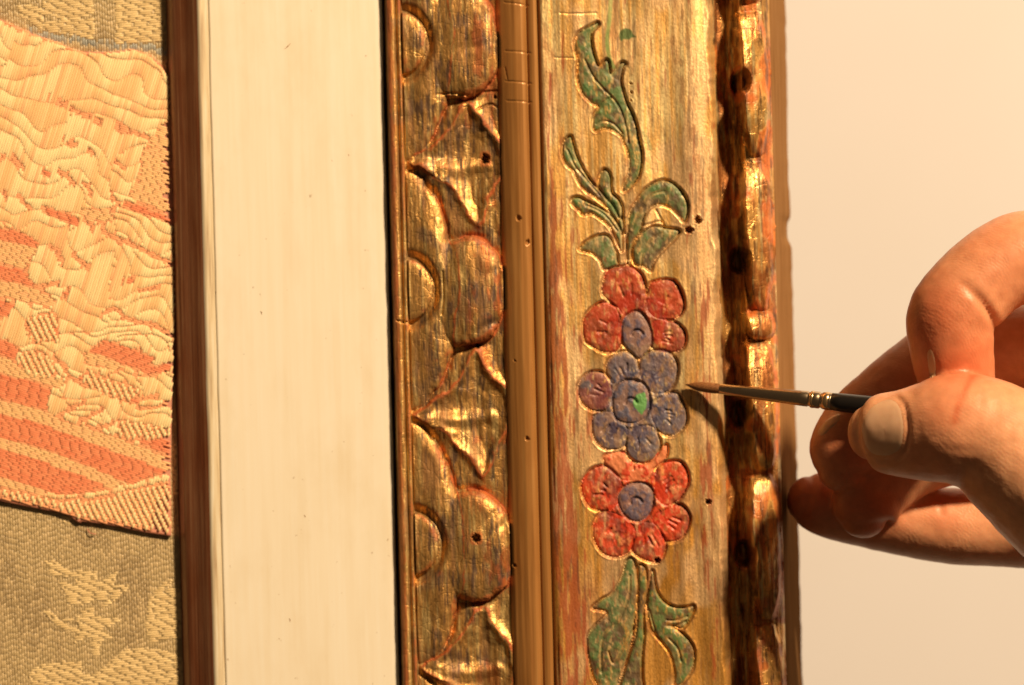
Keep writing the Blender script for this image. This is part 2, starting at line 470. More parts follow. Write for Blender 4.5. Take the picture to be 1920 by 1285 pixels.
# --- frieze with engraved, painted flowers
za = lambda P: [(1030 + x / 5.14, 20 + y / 5.14) for x, y in P]
zb = lambda P: [(1030 + x / 4.76, 250 + y / 4.76) for x, y in P]
zc = lambda P: [(1070 + x / 5.244, 1040 + y / 5.244) for x, y in P]
zd = lambda P: [(1070 + x / 6.764, 490 + y / 6.764) for x, y in P]
ze = lambda P: [(1070 + x / 5.356, 640 + y / 5.356) for x, y in P]
zf = lambda P: [(1070 + x / 5.588, 840 + y / 5.588) for x, y in P]
LEAVES = [
 za([(450,125),(300,210),(245,290),(250,400),(272,490),(262,590),(285,720),(330,820),(400,890),(470,935),(430,1010),(415,1090),(440,1165),(520,1140),(610,1160),(690,1215)]) +
 zb([(660,90),(690,150),(710,260),(700,380),(650,490),(680,520),(760,440),(810,350),(825,200),(800,60)]) +
 za([(820,1050),(750,900),(710,780),(690,680),(710,560),(735,520),(690,505),(620,590),(590,610),(570,500),(540,480),(480,540),(440,460),(410,350),(405,230),(470,150)]),
 zb([(190,30),(125,80),(115,180),(150,280),(215,340),(260,440),(330,520),(430,590),(520,680),(590,780),(640,900),(660,860),(650,760),(600,660),(520,560),(440,500),(370,430),(310,340),(250,220),(210,90)]),
 zb([(480,330),(440,400),(440,480),(500,570),(570,650),(630,760),(650,690),(620,600),(560,540),(545,460),(545,400),(520,340)]),
 zb([(200,590),(205,640),(270,700),(300,730),(380,720),(460,770),(540,840),(590,930),(640,1050),(650,1000),(640,880),(580,770),(490,690),(420,650),(330,610),(260,575)]),
 zb([(265,1040),(320,980),(400,930),(490,910),(550,950),(580,1030),(600,1110),(600,1180),(500,1220),(470,1190),(450,1140),(390,1080),(330,1060)]),
 zb([(700,830),(720,700),(790,580),(880,480),(1000,425),(1100,450),(1190,540),(1235,650),(1215,780),(1190,790),(1130,720),(1060,660),(970,640),(890,680),(840,760),(810,870),(740,1000),(720,1150),(690,1150),(690,1000)]),
 zb([(740,1040),(780,960),(840,880),(930,830),(1040,850),(1160,870),(1130,930),(1050,1010),(980,1080),(920,1170),(900,1230),(840,1190),(760,1170)]),
 zc([(540,60),(510,180),(460,290),(390,390),(300,440),(210,520),(340,550),(340,600),(230,700),(165,800),(160,930),(180,1050),(210,1180),(260,1285),(290,1400),(420,1400),(480,1200),(540,1050),(600,850),(620,700),(640,500),(650,300),(640,120),(600,30)]),
 zc([(660,110),(665,300),(655,500),(650,700),(620,850),(540,1080),(480,1285),(450,1450),(720,1450),(700,1200),(700,1000),(720,800),(715,600),(740,450),(745,250),(730,120)]),
 zc([(800,150),(770,300),(750,450),(760,600),(800,740),(900,860),(980,980),(1020,1150),(1020,1270),(1080,1270),(1180,1150),(1215,1000),(1190,880),(1100,770),(1000,700),(1100,720),(1180,610),(1210,500),(1120,510),(1020,510),(920,460),(850,370),(820,250)]),
]
FLOWERS = [
 ("red", [zd(p) for p in (
  [(640,70),(480,110),(400,260),(400,420),(500,520),(600,600),(680,700),(760,640),(900,640),(960,480),(950,330),(900,180),(800,90),(720,60)],
  [(990,310),(1080,250),(1200,230),(1320,260),(1400,380),(1440,550),(1400,680),(1300,740),(1150,740),(1020,690),(960,560)],
  [(1050,760),(1200,750),(1340,780),(1440,880),(1460,1000),(1400,1120),(1280,1160),(1100,1140),(1000,1060),(1020,900)],
  [(580,600),(480,530),(380,520),(270,590),(170,720),(150,860),(180,1000),(280,1090),(400,1150),(560,1150),(640,1060),(650,900),(640,760)])],
  zd([(800,640),(680,720),(640,860),(660,1040),(760,1150),(870,1240),(960,1150),(1020,1040),(1010,880),(960,740),(880,650)])),
 ("red2", [zf(p) for p in (
  [(360,70),(350,160),(400,230),(520,330),(640,340),(800,330),(870,220),(960,150),(1010,60),(1000,-40),(900,60),(820,150),(700,170),(600,110),(540,40)],
  [(370,190),(280,190),(180,250),(110,360),(120,480),(180,600),(270,650),(380,660),(480,600),(480,480),(540,380),(480,280)],
  [(890,230),(960,160),(1060,130),(1160,150),(1220,240),(1230,370),(1180,480),(1110,560),(980,600),(890,520),(870,380)],
  [(980,640),(1120,580),(1210,640),(1250,740),(1220,860),(1150,950),(1030,980),(930,940),(850,820),(870,700)],
  [(300,680),(240,780),(230,900),(270,1020),(350,1110),(450,1140),(560,1120),(640,1050),(680,900),(640,790),(520,700),(400,660)],
  [(640,1060),(700,1130),(800,1180),(900,1190),(970,1120),(990,990),(930,870),(850,780),(740,780),(690,870)])],
  zf([(680,360),(580,390),(500,480),(495,580),(550,690),(640,760),(740,760),(820,690),(860,580),(860,460),(800,380)])),
 ("blue", [ze(p) for p in (
  [(350,270),(390,180),(470,120),(560,105),(640,160),(670,230),(690,330),(640,390),(520,380),(420,430),(370,370)],
  [(700,190),(790,110),(900,90),(1010,130),(1070,230),(1060,370),(1010,470),(930,520),(820,520),(720,420),(690,300)],
  [(360,340),(290,300),(190,310),(110,370),(70,470),(90,580),(150,660),(240,700),(340,690),(400,600),(410,480),(390,390)],
  [(940,540),(1050,510),(1120,580),(1160,700),(1160,820),(1090,910),(990,950),(900,920),(840,850),(800,740),(800,620)],
  [(240,740),(210,850),(230,970),(300,1060),(400,1090),(510,1070),(570,1000),(570,870),(480,800),(410,700)],
  [(590,880),(560,1000),(560,1100),(610,1180),(700,1220),(800,1200),(870,1120),(900,1020),(870,930),(820,850),(700,840)])],
  ze([(600,390),(500,410),(430,500),(415,640),(450,770),(540,820),(660,820),(750,760),(790,640),(780,510),(720,420)])),
]
U, V = grid(1028, 1354, 1.5)
H = 17 + 1.0 * np.cos((U - 1190) / 160 * math.pi) * -1 + (fbm(U / 60, V / 160, 81, 3) - .5) * 6 + (fbm(U / 6, V / 90, 83, 3) - .5) * 1.2 + (fbm(U / 42, V / 620, 87, 2) - .5) * 11
H = np.where(U < 1034, np.minimum(H, 15 + (U - 1028) * .5), H)
H = H - 26 * sm(U + (fbm(U * 0, V / 40, 85, 3) - .5) * 14, 1338, 1362)
# worn gilding of the ground
pale = alb(255, 214, 130); gold = alb(255, 178, 82); brown = alb(160, 86, 32); bole = alb(154, 58, 16); ochre = alb(226, 144, 48); grey = alb(218, 152, 82); dark = alb(96, 60, 32)
s1 = fbm(U / 5, V / 170, 91, 4); s2 = fbm(U / 30, V / 190, 93, 4); s3 = fbm(U / 4, V / 46, 95, 3); s4 = fbm(U / 45, V / 90, 97, 3)
low = sm(V + (s4 - .5) * 500, 650, 1150)
C = mix(np.broadcast_to(gold, U.shape + (3,)), pale, .8 * sm(.5 * s1 + .5 * s2, .40, .62))
C = mix(C, ochre, np.clip(low * .75 + .2 * sm(s4, .5, .7), 0, 1))
C = mix(C, grey, sm(s2, .52, .7) * .6)
C = mix(C, np.broadcast_to(alb(252, 190, 116), U.shape + (3,)), sm(fbm(U / 60, V / 120, 107, 3), .5, .65) * .7)
C = mix(C, brown, sm(.6 * s1 + .4 * fbm(U / 7, V / 18, 109, 3) + .7 * (s2 - .5), .58, .72) * .5)
redm = sm(.55 * fbm(U / 4, V / 50, 98, 3) + .45 * fbm(U / 12, V / 90, 99, 3) + (.16 + .12 * sm(V, 350, 600)) * np.exp(-((U - 1050) / 34) ** 2) * sm(V, 60, 330) + .16 * np.exp(-((U - 1318) / 14) ** 2) * sm(V, 380, 600) - .06, .58, .68)
C = mix(C, bole, redm * .85)
dk = .8 * sm(s3 - .02 + .3 * (s4 - .5) + .1 * np.exp(-((U - 1300) / 10) ** 2) + .08 * np.exp(-((U - 1040) / 12) ** 2), .66, .74)
C = mix(C, dark, dk * .7)
met = .74 - .70 * np.clip(redm + dk, 0, 1); rgh = .47 + .10 * sm(s2, .4, .7)
lab = np.zeros(U.shape, int); names = {}
halo = np.zeros(U.shape); nxt = 1
p_noise = fbm(U / 9, V / 12, 101, 4); p_noise2 = fbm(U / 5, V / 14, 103, 3); p_big = fbm(U / 22, V / 26, 105, 3)
G1, G2, G3, G4 = alb(74, 100, 46), alb(116, 106, 56), alb(78, 58, 34), alb(52, 100, 38)
R1, R2, R3, R4 = alb(206, 52, 16), alb(142, 40, 18), alb(226, 118, 62), alb(136, 72, 46)
B1, B2, B3, B4 = alb(92, 79, 78), alb(136, 98, 70), alb(62, 55, 62), alb(140, 98, 72)
def engrave(pts, fill, depth=8.0, pillow=5.0, gw=2.6, body=None):
    global H, C, lab, met, rgh, nxt
    if body is not None: depth = depth * (1 - .8 * sm(body, -5, 5))
    poly = catmull(p2f(pts), 5)
    sd = poly_sd(poly, U, V, 16)
    ins = sd > 0
    base_h = H
    H = np.where(ins, 14 + pillow * (sm(sd, 0, 12) if body is None else np.maximum(sm(sd, 0, 12), .8 * sm(body, -5, 5))) - 2 + (p_noise - .5) * 3.2, H)
    H = H - np.where(sd > -16, depth * np.exp(-((sd + .5) / gw) ** 2), 0) + np.where((sd > -16) & (sd < -1), .5 * sm(p_noise, .42, .7) * np.exp(-((sd + 5.5) / 2.6) ** 2), 0)
    c, cov = fill(sd)
    C = np.where(ins[..., None], mix(C, c, cov), C)
    met = np.where(ins, met * (1 - cov) * .8, met); rgh = np.where(ins, .38 + .2 * p_noise, rgh)
    lab = np.where(ins, nxt, lab); nxt += 1
    return nxt - 1, sd
def green(seed, dull=.5):
    def f(sd):
        n = fbm(U / 16, V / 26, seed, 3)
        c = mix(np.broadcast_to(G2, U.shape + (3,)), G1, sm(n, .4, .55)); c = mix(c, G3, sm(p_big, .46 - .12 * dull, .66)); c = mix(c, G4, sm(p_noise, .58, .66) * (1 - .6 * dull))
        return c, np.clip(.92 - .45 * sm(p_noise2, .58, .72) - .25 * np.exp(-((sd - 1.5) / 1.8) ** 2), 0, 1)
    return f
def red(seed, warm):
    def f(sd):
        n = fbm(U / 12, V / 22, seed, 4)
        c = mix(np.broadcast_to(R1 if warm else R2 * .5 + R1 * .5, U.shape + (3,)), R2, sm(n, .5, .64)); c = mix(c, R3, sm(p_noise + .15 * (p_big - .5), .58, .72) * (.8 if warm else .45)); c = mix(c, R4, sm(p_big, .56, .7) * .5)
        return c, np.clip(.93 - .4 * sm(p_noise2, .60, .74), 0, 1)
    return f
def pale_red(sd):
    c = mix(np.broadcast_to(R3, U.shape + (3,)), R1, sm(p_noise, .52, .66)); return c, np.full(U.shape, .93)
def blue(seed, rusty=0.):
    def f(sd):
        n = fbm(U / 12, V / 18, seed, 3)
        c = mix(np.broadcast_to(B1, U.shape + (3,)), B2, sm(n, .45, .62)); c = mix(c, B3, sm(p_noise, .55, .68))
        c = mix(c, np.broadcast_to(R2, U.shape + (3,)), (.6 * rusty) * sm(p_big + .1, .45, .58))
        return c, np.clip(.92 - .5 * sm(p_noise2, .64, .74) - .2 * np.exp(-((sd - 2) / 2) ** 2), 0, 1)
    return f
def centre(sd):
    c = mix(np.broadcast_to(B4, U.shape + (3,)), B1, sm(p_noise, .42, .62)); return c, np.full(U.shape, .92)
for i, pts in enumerate(LEAVES):
    dull = {5: .9, 6: 1.0, 7: .75, 8: .8, 4: .5}.get(i, .35)
    k, sd = engrave(pts, green(200 + 7 * i, dull), 5.2, 1.6, 2.1)
    names[k] = ("leaf", None)
    halo = np.maximum(halo, np.where((sd < 0) & (sd > -16), np.exp(-((sd + 4) / 3) ** 2), 0))
flower_ids = []
for fi, (kind, petals, cen) in enumerate(FLOWERS):
    pid = []
    cc0 = p2f(cen).mean(0); cens = np.array([p2f(p).mean(0) for p in petals])
    ordr = np.argsort(np.arctan2(cens[:, 1] - cc0[1], cens[:, 0] - cc0[0]))
    if kind == "red": cens = np.vstack([cens[ordr], [cc0 + (0, 26)]]); ordr = np.argsort(np.arctan2(cens[:, 1] - cc0[1], cens[:, 0] - cc0[0]))
    body = poly_sd(cens[ordr], U, V, 30)
    bfill, bcov = (red(333, kind == "red2") if kind != "blue" else blue(433, .05))(body)
    inb = body > 0
    C = np.where(inb[..., None], mix(C, bfill, bcov), C); met = np.where(inb, 0, met); rgh = np.where(inb, .45, rgh)
    H = np.where(inb, 15.0 + (p_noise - .5) * 3, H); body_id = 500 + fi; lab = np.where(inb, body_id, lab)
    for pi_, p in enumerate(petals):
        fill = pale_red if (kind == "red2" and pi_ == 0) else red(300 + 9 * pi_, kind == "red2") if kind != "blue" else blue(400 + 5 * pi_, 1. if pi_ == 2 else .12)
        k, sd = engrave(p, fill, 4.4, 1.6, 2.0, body); pid.append(k)
        halo = np.maximum(halo, np.where((sd < 0) & (sd > -16), np.exp(-((sd + 4) / 3) ** 2), 0))
        # gouge strokes that fan out from the flower's middle
        pc, cc = p2f(p).mean(0), p2f(cen).mean(0)
        d = (pc - cc) / np.linalg.norm(pc - cc); nrm = np.array([-d[1], d[0]])
        for q in np.linspace(-8, 8, jit.integers(2, 5)) + jit.uniform(-2, 2):
            a0 = pc + nrm * q - d * (10 + jit.uniform(-7, 5)); a1 = pc + nrm * (q * 1.4 + jit.uniform(-2, 2)) + d * jit.uniform(-2, 11)
            dd = seg_dist(U, V, np.array([a0, a1])); mm = (dd < 9)
            H = H - np.where(mm & (lab == k), jit.uniform(1.2, 3.2) * np.exp(-(dd / 2.2) ** 2), 0)
    k, sd = engrave(cen, centre, 4.4, 1.8, 2.2); lab = np.where(lab == body_id, k, lab)
    flower_ids.append((kind, k, pid))
    cc = p2f(cen).mean(0)
    arc = np.array([(cc[0] + 11 * math.cos(t), cc[1] + 4 + 11 * math.sin(t)) for t in np.linspace(3.3, 6.0, 10)])
    H = H - np.where(lab == k, 5 * np.exp(-(seg_dist(U, V, arc) / 2.2) ** 2), 0)
    if kind == "blue":             # dab of fresh green in the eye
        g = poly_sd(catmull(p2f(ze([(660, 530), (740, 510), (765, 580), (750, 680), (710, 745), (660, 690), (620, 620)])), 4), U, V)
        C = np.where((g > 0)[..., None], mix(C, np.broadcast_to(alb(104, 146, 66), U.shape + (3,)), sm(g + (p_noise - .5) * 6, 0, 2)), C)
# veins and folds in the leaves
for pts, dep in ((za([(340,480),(420,640),(520,760),(620,860),(690,980),(740,1150),(760,1280)]), 4), (za([(480,930),(530,880),(600,840)]), 4), (za([(450,1100),(520,1070),(620,1100),(700,1190)]), 3),
    (zb([(160,150),(230,300),(340,430),(450,560)]), 3), (zb([(330,650),(430,690),(520,760),(600,870)]), 3), (zb([(740,860),(800,700),(900,560),(1020,520)]), 3), (zb([(820,1180),(830,1080),(900,960),(1000,890)]), 3), (zb([(700,1130),(690,1000),(670,880)]), 5), (zb([(610,1150),(600,1000),(560,880)]), 4),
    (zc([(580,200),(570,400),(470,640),(340,760),(300,900),(300,1150)]), 4), (zc([(620,720),(520,900),(420,1060),(370,950)]), 5), (zc([(640,700),(560,1020),(480,1280)]), 4),
    (zc([(940,640),(1040,640),(1140,600)]), 4), (zc([(950,700),(1040,690),(1130,650)]), 4), (zc([(960,820),(1050,920),(1080,1040)]), 4), (zc([(770,540),(830,760)]), 3),
    (zb([(840,830),(940,800),(1000,790)]), 4), (zb([(950,690),(1000,790),(1020,830)]), 4)):
    ld = line_dist(pts, U, V); H = H - .8 * dep * np.exp(-(ld / 2.0) ** 2)
    C = mix(C, np.broadcast_to(alb(206, 150, 78), U.shape + (3,)), (lab > 0) * .7 * sm(p_noise, .38, .6) * np.exp(-((ld - 2.2) / 1.3) ** 2)); 
C = mix(C, np.broadcast_to(alb(170, 96, 50), U.shape + (3,)), np.where(lab == 0, halo * .55 * sm(p_noise, .4, .6), 0))
# paint drips: thin green stem line, green dab, scattered bole dots
dl = line_dist([(1146, -40), (1143, 30), (1138, 75), (1142, 110), (1150, 128)], U, V)
C = np.where((lab == 0)[..., None], mix(C, np.broadcast_to(alb(132, 142, 60), U.shape + (3,)), (1 - sm(dl, 2.5, 5)) * (.55 + .5 * p_noise)), C)
met = np.where((lab == 0) & (dl < 4), .1, met)
g = poly_sd(catmull(p2f([(1160, 70), (1162, 60), (1172, 54), (1183, 58), (1187, 66), (1194, 72), (1185, 73), (1178, 77), (1170, 76), (1164, 80)]), 4), U, V)
C = mix(C, np.broadcast_to(alb(96, 118, 56), U.shape + (3,)), sm(g, -.5, 2) * .9)
g = line_dist([(1206, 250), (1214, 265), (1219, 280)], U, V)
C = mix(C, np.broadcast_to(alb(150, 150, 84), U.shape + (3,)), (1 - sm(g, 2, 5)) * .6)
for px, py, r in ((1308, 413, 6.5), (1291, 432, 7), (1327, 940, 5.5), (1232, 1050, 5), (1182, 158, 2.5), (1183, 175, 2.2), (1182, 190, 2.0)):
    H, e = hole(H, px, py, r, 26 if r > 3 else 5, U, V); H = H + .5 * e
for pts in ([(1050, 27), (1085, 28), (1118, 26)], [(1040, 110), (1075, 111)]):
    H = H - 1.5 * np.exp(-(line_dist(pts, U, V) / 1.0) ** 2)
names[0] = ("frieze", None)
fr = grid_mesh("engraving", U, V, H, C, {"met": met, "rgh": rgh}, lab)
new_obj("frieze", fr[0], M_frieze, frame)
for L, (nm, _) in names.items():
    if L and L in fr: new_obj(nm, fr[L], M_frieze, frame)
for kind, k, pid in flower_ids:
    fo = new_obj("flower", fr[k], M_frieze, frame)
    fo["label"] = {"red": "dull red flower below the green leaves", "red2": "bright red flower with six petals and mauve centre", "blue": "dusty blue flower with green dab in its centre"}[kind]
    for q in pid:
        if q in fr: new_obj("petal", fr[q], M_frieze, fo)

# --- carved outer edge
U, V = grid(1352, 1461, 1.5)
Uw = U + (fbm(U / 30, V / 40, 111, 3) - .5) * 9; Vw = V + (fbm(U / 30, V / 30, 113, 3) - .5) * 12
H = np.interp(U, [1352, 1360, 1372, 1384, 1393, 1399, 1406, 1420, 1436, 1446, 1454, 1461], [-5, -18, -24, -25, -22, -8, 4, 4, 0, -8, -18, -30]) + (fbm(U / 12, V / 60, 115, 3) - .5) * 6
H = H - 5 * np.exp(-((Uw - 1378) / 4) ** 2)
lab = np.zeros(U.shape, int); nxt = 1; edge = np.zeros(U.shape)
for vL, ry, hl in ((-420, 140, 1), (-120, 140, 1), (170, 138, 1), (455, 140, 1), (622, 27, .8), (775, 126, 1), (1040, 138, 1), (1318, 138, 1), (1590, 130, 1)):
    tw = (Vw - vL) / ry
    env = np.clip(1 - np.abs(tw) ** 2.4, 0, 1) ** .6
    ul, ur = 1404 - 8 * env + 7 * tw, 1437 + 20 * env          # the lobe's ridge side and its outer side
    pr_ = sm(Uw, ul - 3, ul + 8) * (1 - .62 * np.clip((Uw - ul - 8) / 46, 0, 1) ** 1.3) * (1 - sm(Uw, ur - 10, ur + 2))
    Hl = -6 + 50 * hl * env ** .8 * pr_
    m = (np.abs(tw) < 1) & (Uw > ul - 3) & (Uw < ur + 2)
    H = np.where(m, np.maximum(Hl, H - 4 * env), H)
    edge = np.maximum(edge, np.where(np.abs(tw) < 1.04, np.exp(-((Uw - ur + 5) / 7) ** 2), 0))
    edge = np.maximum(edge, .7 * np.exp(-((np.abs(tw) - 1) / .06) ** 2) * (Uw > 1398))
    lab = np.where(m & (env > .15), nxt, lab); nxt += 1
for px, py, r in ((1388, 155, 20), (1387, 488, 21), (1389, 778, 22), (1398, 1040, 22), (1386, -170, 20), (1405, 1340, 20)):
    (cu, cv), = p2f([(px, py)])
    dd = np.hypot((U - cu) / 1.0, (V - cv) / 1.35)
    H = H - 38 * (1 - sm(dd, r * .45, r)); H = H + 9 * np.exp(-(np.hypot((U - cu + r * 1.0) / 9, (V - cv - 4) / 22)) ** 2)
    edge = np.maximum(edge, .9 * np.exp(-((dd - r) / 5) ** 2) * (U < cu))
H = H + 10 * np.exp(-((Uw - 1400) / 4) ** 2) * sm(fbm(U * 0, V / 60, 117, 2), .45, .6) * (lab == 0)
H += (fbm(U / 7, V / 50, 119, 3) - .5) * 2.6
gold = alb(250, 172, 78); brown = alb(186, 108, 46); dark = alb(96, 58, 32); bole = alb(214, 100, 34); brt = alb(240, 196, 112)
s1 = fbm(U / 5, V / 60, 121, 4); s2 = fbm(U / 20, V / 60, 123, 4); s3 = fbm(U / 30, V / 45, 125, 3)
C = mix(np.broadcast_to(gold, U.shape + (3,)), brown, sm(s2, .38, .6)); C = mix(C, brt, sm(s1, .56, .7) * .7); C = mix(C, bole, sm(s3 + .3 * edge, .60, .74) * .8); C = mix(C, dark, sm(fbm(U / 4, V / 40, 127, 3), .6, .7) * .7)
met = np.clip(.75 - .6 * sm(s3 + .25 * edge, .54, .66), 0, 1); rgh = .32 + .16 * sm(s2, .4, .7)
er = grid_mesh("edge", U, V, H, C, {"met": met, "rgh": rgh}, lab)
eroot = new_obj("carved_edge", er[0], M_carve, frame)
for L in er:
    if L: new_obj("edge_lobe", er[L], M_carve, eroot)

# --- bare side of the frame, chipped at its back edge
Vs = V_ALL; k = 9
ts = np.linspace(0, 1, k)
py_ = Vs
chip = -9 * np.exp(-((py_ - 438) / 24) ** 4) + 7 * sm(py_, 452, 500) * 0 + (vnoise(py_ / 18.0, py_ * 0 + 1.5, 9) - .5) * 2.5 - 3 * np.exp(-((py_ - 300) / 90) ** 2)
prof_u = np.array([1454, 1459, 1464, 1468, 1473, 1479, 1484, 1488, 1488.5]); prof_h = np.array([-24, -34, -60, -90, -130, -180, -228, -262, -330])
P = np.zeros((len(Vs), k, 3))
P[..., 0] = (prof_u[None] + np.linspace(0, 1, k)[None] ** 2 * chip[:, None] - 960) * ((D - prof_h) / D)[None] * S
P[..., 1] = -prof_h[None] * S
P[..., 2] = ((642.5 - Vs) * S)[:, None]
i = np.arange(len(Vs) * k).reshape(len(Vs), k)
F = np.stack([i[:-1, :-1], i[1:, :-1], i[1:, 1:], i[:-1, 1:]], -1).reshape(-1, 4)
new_obj("bare_side", mesh_np("bare_side", P.reshape(-1, 3), F), M_side, frame)

# ------------------------------------------------------------------ textiles
def dashes(P0, P1, R, base, cols, flat=.75, bow=1.0):
    cols = np.clip(np.asarray(cols) * (1.14, 1.14, 1.12), 0, .93)
    """short raised threads from P0 to P1 (picture px), half-round, ends tucked in"""
    P0, P1 = np.asarray(P0, float), np.asarray(P1, float)
    n = len(P0); R = np.broadcast_to(R, n); cols = np.asarray(cols)
    d = P1 - P0; L = np.linalg.norm(d, axis=1, keepdims=True) + 1e-6; d = d / L
    nn = np.stack([-d[:, 1], d[:, 0]], -1)
    ts = np.array([0, .12, .5, .88, 1.0]); rs = np.array([.72, .97, 1.0, .97, .72]); hs = np.array([-.02, .12, .16, .12, -.02])
    an = np.linspace(0, math.pi, 5)
    VV = np.zeros((n, 5, 5, 3))
    for a, (t, r, hh) in enumerate(zip(ts, rs, hs)):
        c = P0 + d * L * t
        for b, th in enumerate(an):
            off = R * r * math.cos(th)
            xy = c + nn * off[:, None]
            hgt = base + R * (hh * bow + flat * r * math.sin(th))
            fz = (D - hgt) / D; VV[:, a, b, 0] = (xy[:, 0] - 960) * S * fz; VV[:, a, b, 1] = -hgt * S; VV[:, a, b, 2] = (642.5 - xy[:, 1]) * S * fz
    i = np.arange(25).reshape(5, 5)
    f = np.stack([i[:-1, :-1], i[:-1, 1:], i[1:, 1:], i[1:, :-1]], -1).reshape(-1, 4)
    F = (f[None] + 25 * np.arange(n)[:, None, None]).reshape(-1, 4)
    return VV.reshape(-1, 3), F, np.repeat(cols, 25, 0)
def inpolys(x, y, polys):
    r = np.zeros(x.shape, bool)
    for p in polys: r |= inside(x, y, np.asarray(p, float))
    return r
XL = -330                          # textiles go on to the left of the picture
def ext(p, dy=-88): return [((XL - 40, y + dy) if x == 0 else (x, y)) for x, y in p]

# grey-green damask ground
HB = -62
cloth = new_obj("damask_cloth", mesh_np("damask_cloth", [((XL - 960) * S, -(HB - 1.5) * S, (642.5 + 420) * S), ((352 - 960) * S, -(HB - 1.5) * S, (642.5 + 420) * S), ((352 - 960) * S, -(HB - 1.5) * S, (642.5 - 1720) * S), ((XL - 960) * S, -(HB - 1.5) * S, (642.5 - 1720) * S)], [(0, 3, 2, 1)], cols=np.tile(alb(150, 118, 68), (4, 1))), M_thread)
tag(cloth, "grey-green silk damask with pale woven leaf motif, under the pink fragment", "textile")
z6 = lambda P: [(x / 5.04, 1030 + y / 5.04) for x, y in P]
z1 = lambda P: [(x / 5.588, y / 5.588) for x, y in P]
FLOAT = [z6(p) for p in ([(400,100),(500,100),(720,240),(700,270),(480,250)], [(540,320),(640,320),(730,370),(740,500),(640,560),(620,450)], [(720,200),(930,210),(930,480),(760,540),(700,300)],
 [(970,300),(1080,210),(1120,220),(1060,400),(960,480)], [(1050,430),(1240,300),(1220,380),(1090,490),(1000,560),(930,560)], [(385,590),(480,590),(700,760),(720,790),(560,760)],
 [(780,560),(900,560),(900,640),(1160,660),(1080,720),(960,760),(1090,840),(960,870),(960,1010),(850,1010),(850,830),(680,900),(700,850),(730,720),(700,660)],
 [(1420,430),(1560,300),(1640,290),(1600,380),(1740,370),(1740,830),(1400,890),(1360,700),(1390,500)], [(270,1150),(400,1080),(620,1060),(780,1060),(790,1285),(790,2000),(250,2000)], [(930,1150),(1180,940),(1520,940),(1760,1030),(1760,2200),(830,2200),(830,1200)])]
FLOAT += [z1(p) for p in ([(150,60),(400,60),(480,240),(1000,200),(1000,420),(450,330),(200,170)], [(430,-900),(1000,-900),(1000,140),(720,250),(430,130)], [(1190,-900),(1740,-900),(1740,420),(1190,460)])]
FLOAT += [[(-60, 1010), (-20, 1000), (-70, 1090), (-120, 1060)], [(-200, 1120), (-90, 1090), (-110, 1200), (-230, 1230)]]
z5 = lambda P: [(x / 5.588, 820 + y / 5.588) for x, y in P]
FLOAT += [z5([(1800,80),(1890,80),(1890,600),(1800,600)]), z5([(370,790),(470,790),(400,840)]), z5([(640,830),(760,830),(740,930),(660,890)])]
PATCH = [(XL + 30, -70), (-150, -20), (0, 36), (59, 63), (100, 77), (147, 97), (206, 98), (249, 92), (279, 102), (302, 122), (311, 138), (317, 143), (320, 250), (325, 400), (328, 590), (326, 640), (322, 760), (320, 900), (321, 1003), (268, 995), (210, 983), (157, 976), (150, 978), (140, 972), (125, 962), (80, 953), (50, 947), (0, 937), (-150, 900), (XL + 30, 860)]
PA = np.array(PATCH, float)
r2 = np.random.default_rng(11)
P0, P1, Rr, Cc = [], [], [], []
gl = math.tan(.05)
for c in np.arange(XL, 350, 4.9):                                  # upright ground threads
    y = -300 + r2.uniform(0, 18)
    while y < 1560:
        L = r2.uniform(9, 15)
        x = c + (y - 640) * gl
        P0.append((x + r2.normal(0, .25), y)); P1.append((x + L * gl, y + L)); Rr.append(2.5 + r2.normal(0, .12))
        y += L * .97
P0, P1, Rr = np.array(P0), np.array(P1), np.array(Rr)
mid = (P0 + P1) / 2
isF = inpolys(mid[:, 0], mid[:, 1], FLOAT)
keep = mid[:, 0] < 350
pin = poly_sd(PA, mid[:, 0], mid[:, 1], 30)
keep &= pin < 8
P0, P1, Rr, mid, isF = P0[keep], P1[keep], Rr[keep], mid[keep], isF[keep]
gcol = alb(186, 146, 86); gcol2 = alb(168, 130, 76); gcol3 = alb(206, 162, 98); blu = alb(136, 132, 108)
nz = fbm(mid[:, 0] / 60, mid[:, 1] / 90, 131, 3)
C1 = mix(np.broadcast_to(gcol, (len(mid), 3)), gcol2, np.clip(sm(nz, .4, .65) + r2.normal(0, .12, len(mid)), 0, 1)); C1 = mix(C1, gcol3, (r2.random(len(mid)) < .2) * .7)
bl_line = np.array(z1([(300, 330), (470, 380), (800, 420), (1000, 455), (1250, 490), (1430, 480), (1600, 510), (1740, 560)]))
dbl = seg_dist(mid[:, 0], mid[:, 1], bl_line)
C1 = mix(C1, blu, .7 * (1 - sm(dbl, 2, 8)))
g1 = dashes(P0, P1, Rr, HB - np.where(isF, .5, 0), C1, .38)
P0, P1, Rr = [], [], []
row = 0
for y in np.arange(-300, 1560, 4.3):                               # pale floats across
    row += 1; ph = (row * 9) % 27; x = XL + ph
    while x < 348:
        L = 27 + r2.uniform(-1.5, 1.5)
        P0.append((x + 1, y + (x * -.07) + 14)); P1.append((x + L - 1, y + (x + L) * -.07 + 14)); Rr.append(2.25 + r2.normal(0, .1))
        x += L
P0, P1, Rr = np.array(P0), np.array(P1), np.array(Rr)
